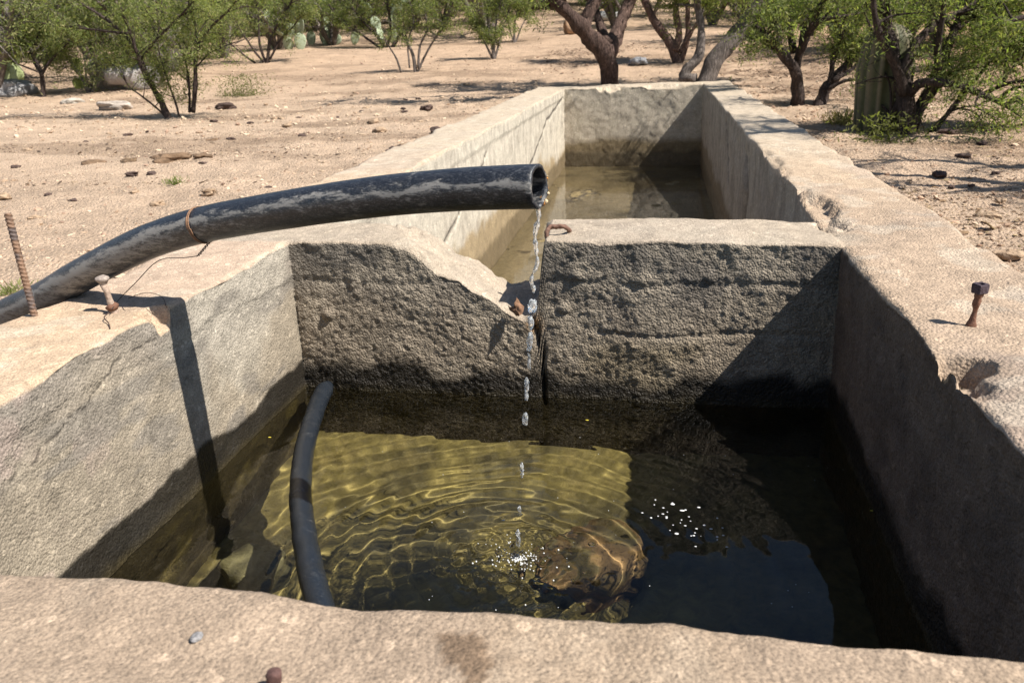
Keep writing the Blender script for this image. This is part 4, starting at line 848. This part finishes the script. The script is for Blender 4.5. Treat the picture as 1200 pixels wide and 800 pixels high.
# bushes on the slope: three kinds, copied
protos = []
for k, (sc, gr) in enumerate(((1.0, 1.0), (1.25, 1.1), (0.8, 0.85))):
    root = empty('bush', (0, 0, 0)); R = np.random.default_rng(60+k); S = []
    for q in range(9):
        a = R.uniform(0, 6.28); l = R.uniform(1.0, 2.1)*sc; d = np.array([math.cos(a)*.55, math.sin(a)*.55, 1]); S.append(([(0, 0, -.1), d*l*.35, d*l*.7+R.normal(0, .12, 3), d*l*np.array([1.3, 1.3, 1])], .05, .015))
    grow(root, S, seed=70+k, leaf_n=9000, leaf_l=.080, twig_len=.6*sc, start=.35, twigs=8, greens=GREENS*gr, tuft=.20, bark='grey'); protos.append(root)
R = np.random.default_rng(99); cnt_b = 0; spots = []
for row, (ya, yb, n) in enumerate(((20, 26, 16), (27, 33, 30), (33, 42, 40), (45, 80, 24))):
    for k in range(n):
        y = R.uniform(ya, yb); u = (-0.98+1.5*(k+R.uniform(-.3, .3)+.5)/n)
        if row == 0 and -0.45 < u < 0.42: continue
        if row == 1 and -0.20 < u < 0.10 and R.random() < .7: continue
        spots.append((u*y, y, row))
spots += [(-13.2, 14.6, 0), (-10.6, 16.2, 0), (-15.4, 17.5, 0), (-12.0, 19.0, 0), (-17.0, 15.0, 0), (-13.5, 22.0, 0)]
for px, py in ((262, 40), (372, 36), (398, 18), (428, 22), (532, 20), (556, 28), (640, 10), (22, 60), (72, 66), (150, 58), (118, 40), (232, 48), (342, 26), (690, 6), (872, 18), (932, 28), (988, 56), (1012, 28), (1102, 56), (1152, 46), (1186, 70), (1062, 46), (960, 16), (300, 20), (460, 12), (500, 16), (590, 12), (200, 30), (40, 30), (880, 45), (1130, 20)):
    p = gpoint(px, py); spots.append((p[0], p[1], 0 if p[1] < 26 else 1 if p[1] < 33 else 2))
BL = ['green bush among the first row of bushes on the slope behind the trees', 'green bush among the bushes part way up the slope', 'distant green bush among those high on the slope', 'faraway green bush among those near the top of the slope']
for n_, (x, y, row) in enumerate(spots):
    src = protos[n_ % 3]
    if n_ < 3: r = src
    else:
        r = src.copy(); COL.objects.link(r)
        for ch in list(src.children):
            c = ch.copy(); COL.objects.link(c); c.parent = r; c.matrix_parent_inverse = Matrix.Identity(4)
    r.location = (x, y, float(gz(np.array([x]), np.array([y]))[0])); s = random.uniform(1.0, 1.5)*(1+.12*row); r.scale = (s*1.1, s*1.1, s); r.rotation_euler = (0, 0, random.uniform(0, 6.28))
    tag(r, BL[row], 'bush', ['bushes just behind the trees', 'bushes part way up the slope', 'bushes high on the slope', 'bushes near the top of the slope'][row])
for pr in protos:
    for ch in pr.children: ch.matrix_parent_inverse = Matrix.Identity(4)

# prickly pears
def pear(px, py, n, size, label, seed, col=(0.20, 0.27, 0.12), width=1.0):
    R = np.random.default_rng(seed); base = gpoint(px, py); root = empty('prickly_pear', tuple(base)); tag(root, label, 'cactus', 'prickly pears'); bV, bQ = sphere_vq(18, 12); pads = []
    for k in range(n):
        if k < max(2, n//3): p = np.array([R.normal(0, size*width), R.normal(0, size*.4), -size*.1]); tl = R.normal(0, .25)
        else:
            q = pads[R.integers(0, len(pads))]; p = q[0]+q[1]*size*1.55; tl = q[2]+R.normal(0, .5)
        s = size*R.uniform(.7, 1.1); d = np.array([math.sin(tl), R.normal(0, .12), math.cos(tl)]); pads.append((p, d, tl)); yaw = R.normal(0, .7)
        V = bV*np.array([s*.62, s*.09, s*.9]); V[:, 0] *= 1+0.25*bV[:, 2]; V[:, 2] += s*.8
        c, s_ = math.cos(yaw), math.sin(yaw); V = np.stack([V[:, 0]*c-V[:, 1]*s_, V[:, 0]*s_+V[:, 1]*c, V[:, 2]], -1); c, s_ = math.cos(tl), math.sin(tl)
        V = np.stack([V[:, 0]*c+V[:, 2]*s_, V[:, 1], -V[:, 0]*s_+V[:, 2]*c], -1)+p
        g = Geo(); g.add(V, bQ, np.array(col)*R.uniform(.8, 1.2)); g.build('pad', M['pad'], root)
pear(8, 106, 6, .34, 'prickly pear with large pale pads at the left edge', 1, (0.30, 0.34, 0.17))
pear(92, 104, 3, .19, 'small prickly pear with three yellow green pads behind the boulder', 2, (0.38, 0.42, 0.12))
pear(398, 52, 22, .30, 'wide clump of pale prickly pear on the slope above the open sand', 3, (0.33, 0.38, 0.26), 3.2)
pear(352, 58, 12, .28, 'smaller clump of pale prickly pear left of the wide clump', 4, (0.33, 0.38, 0.26), 2.2)
pear(715, 16, 12, .45, 'prickly pear clump seen high between the forks of the trunk', 5, (0.30, 0.36, 0.22), 2.0)
pear(168, 100, 3, .17, 'small prickly pear tucked behind the stems of the slender shrub', 6, (0.42, 0.40, 0.20))
# ribbed columnar cactus hidden in the many-stemmed tree
b = gpoint(1030, 150); zz_ = np.linspace(0, 1, 26); n = 48; th = np.arange(n)/n*2*math.pi
hh = 1.05; rad = 0.24*np.interp(zz_, [0, .1, .6, .85, .95, 1], [.80, .9, 1.0, .85, .55, .05])
V = np.stack([np.outer(rad, np.cos(th)*(1+.11*np.cos(th*13))), np.outer(rad, np.sin(th)*(1+.11*np.cos(th*13))), np.outer(zz_*hh-.08, np.ones(n))], -1).reshape(-1, 3)
C = np.repeat(np.tile(mixc(np.tile(np.array([0.07, 0.075, 0.035]), (n, 1)), (0.17, 0.14, 0.09), sst(.2, .9, np.cos(th*13))), (1, 1))[None], 26, axis=0).reshape(-1, 3)
i = np.arange(25)[:, None]*n; j = np.arange(n)[None]; j2 = (j+1) % n; g = Geo(); g.add(V, np.stack([i+j, i+j2, i+n+j2, i+n+j], -1).reshape(-1, 4), C)
o = g.build('barrel_cactus', M['pad']); o.location = tuple(b); tag(o, 'stout dark ribbed cactus column among the stems of the mesquite', 'cactus')
# low weeds
def weed(px, py, n, s, label, seed, col, cat='weed', leafy=False):
    R = np.random.default_rng(seed); b = gpoint(px, py); V = []; 
    for k in range(n):
        a = R.uniform(0, 6.28); lean = R.uniform(.1, 1.1); d = np.array([math.cos(a)*lean, math.sin(a)*lean, R.uniform(.3, 1)]); d /= np.linalg.norm(d); p = np.array([R.normal(0, s*.45), R.normal(0, s*.45), -.005])+d*R.uniform(0, s*.7); l = s*R.uniform(.25, .6) if not leafy else 0.045*R.uniform(.5, 1.3)
        if leafy: p = np.array([R.normal(0, s*.6), R.normal(0, s*.45), 0])+np.array([0, 0, s*.9*R.random()**1.6]); d = R.normal(0, 1, 3); d /= np.linalg.norm(d)
        w = np.cross(d, R.normal(0, 1, 3)); w /= np.linalg.norm(w); w *= l*(.09 if not leafy else .2); V += [p-w*.5, p+w*.5, p+d*l*.6+w, p+d*l]
    g = Geo(); V = np.array(V); g.add(V, np.arange(len(V)).reshape(-1, 4), np.repeat(np.array(col)*R.uniform(.7, 1.3, (n, 1)), 4, axis=0)); o = g.build('weed', M['leaf'], smooth=False); o.location = tuple(b); tag(o, label, cat, kind='stuff')
weed(206, 216, 160, .08, 'tiny tuft of green weed on the sand beyond the pipe', 1, (0.16, 0.20, 0.06))
weed(285, 112, 1500, .42, 'straggly leafy weed right of the slender shrub', 2, (0.15, 0.155, 0.07), leafy=True)
weed(12, 345, 200, .07, 'patch of dry green grass on the ground by the steel bar', 3, (0.22, 0.24, 0.10), 'grass tuft')
weed(1036, 166, 600, .26, 'low tangled greenery at the foot of the many stemmed mesquite', 4, (0.14, 0.145, 0.065), leafy=True)
weed(985, 146, 420, .16, 'dry pale grass under the leaning shrubby mesquite', 5, (0.30, 0.24, 0.12), 'grass tuft')
# yellow leaves afloat
for px, py, lab in ((688, 492, 'yellow fleck of leaf floating near the dividing wall'), (316, 512, 'yellow leaf scrap on the wet left wall edge'), (1022, 598, 'tiny yellow leaf floating by the shaded wall')):
    p = at_z(px, py, WZ+.002); g = Geo(); g.add(SV*np.array([.0055, .0022, .0008]), SQ, (.62, .50, .06)); o = g.build('fallen_leaf', M['litter']); o.location = tuple(p); tag(o, lab, 'leaf', 'yellow leaf scraps')
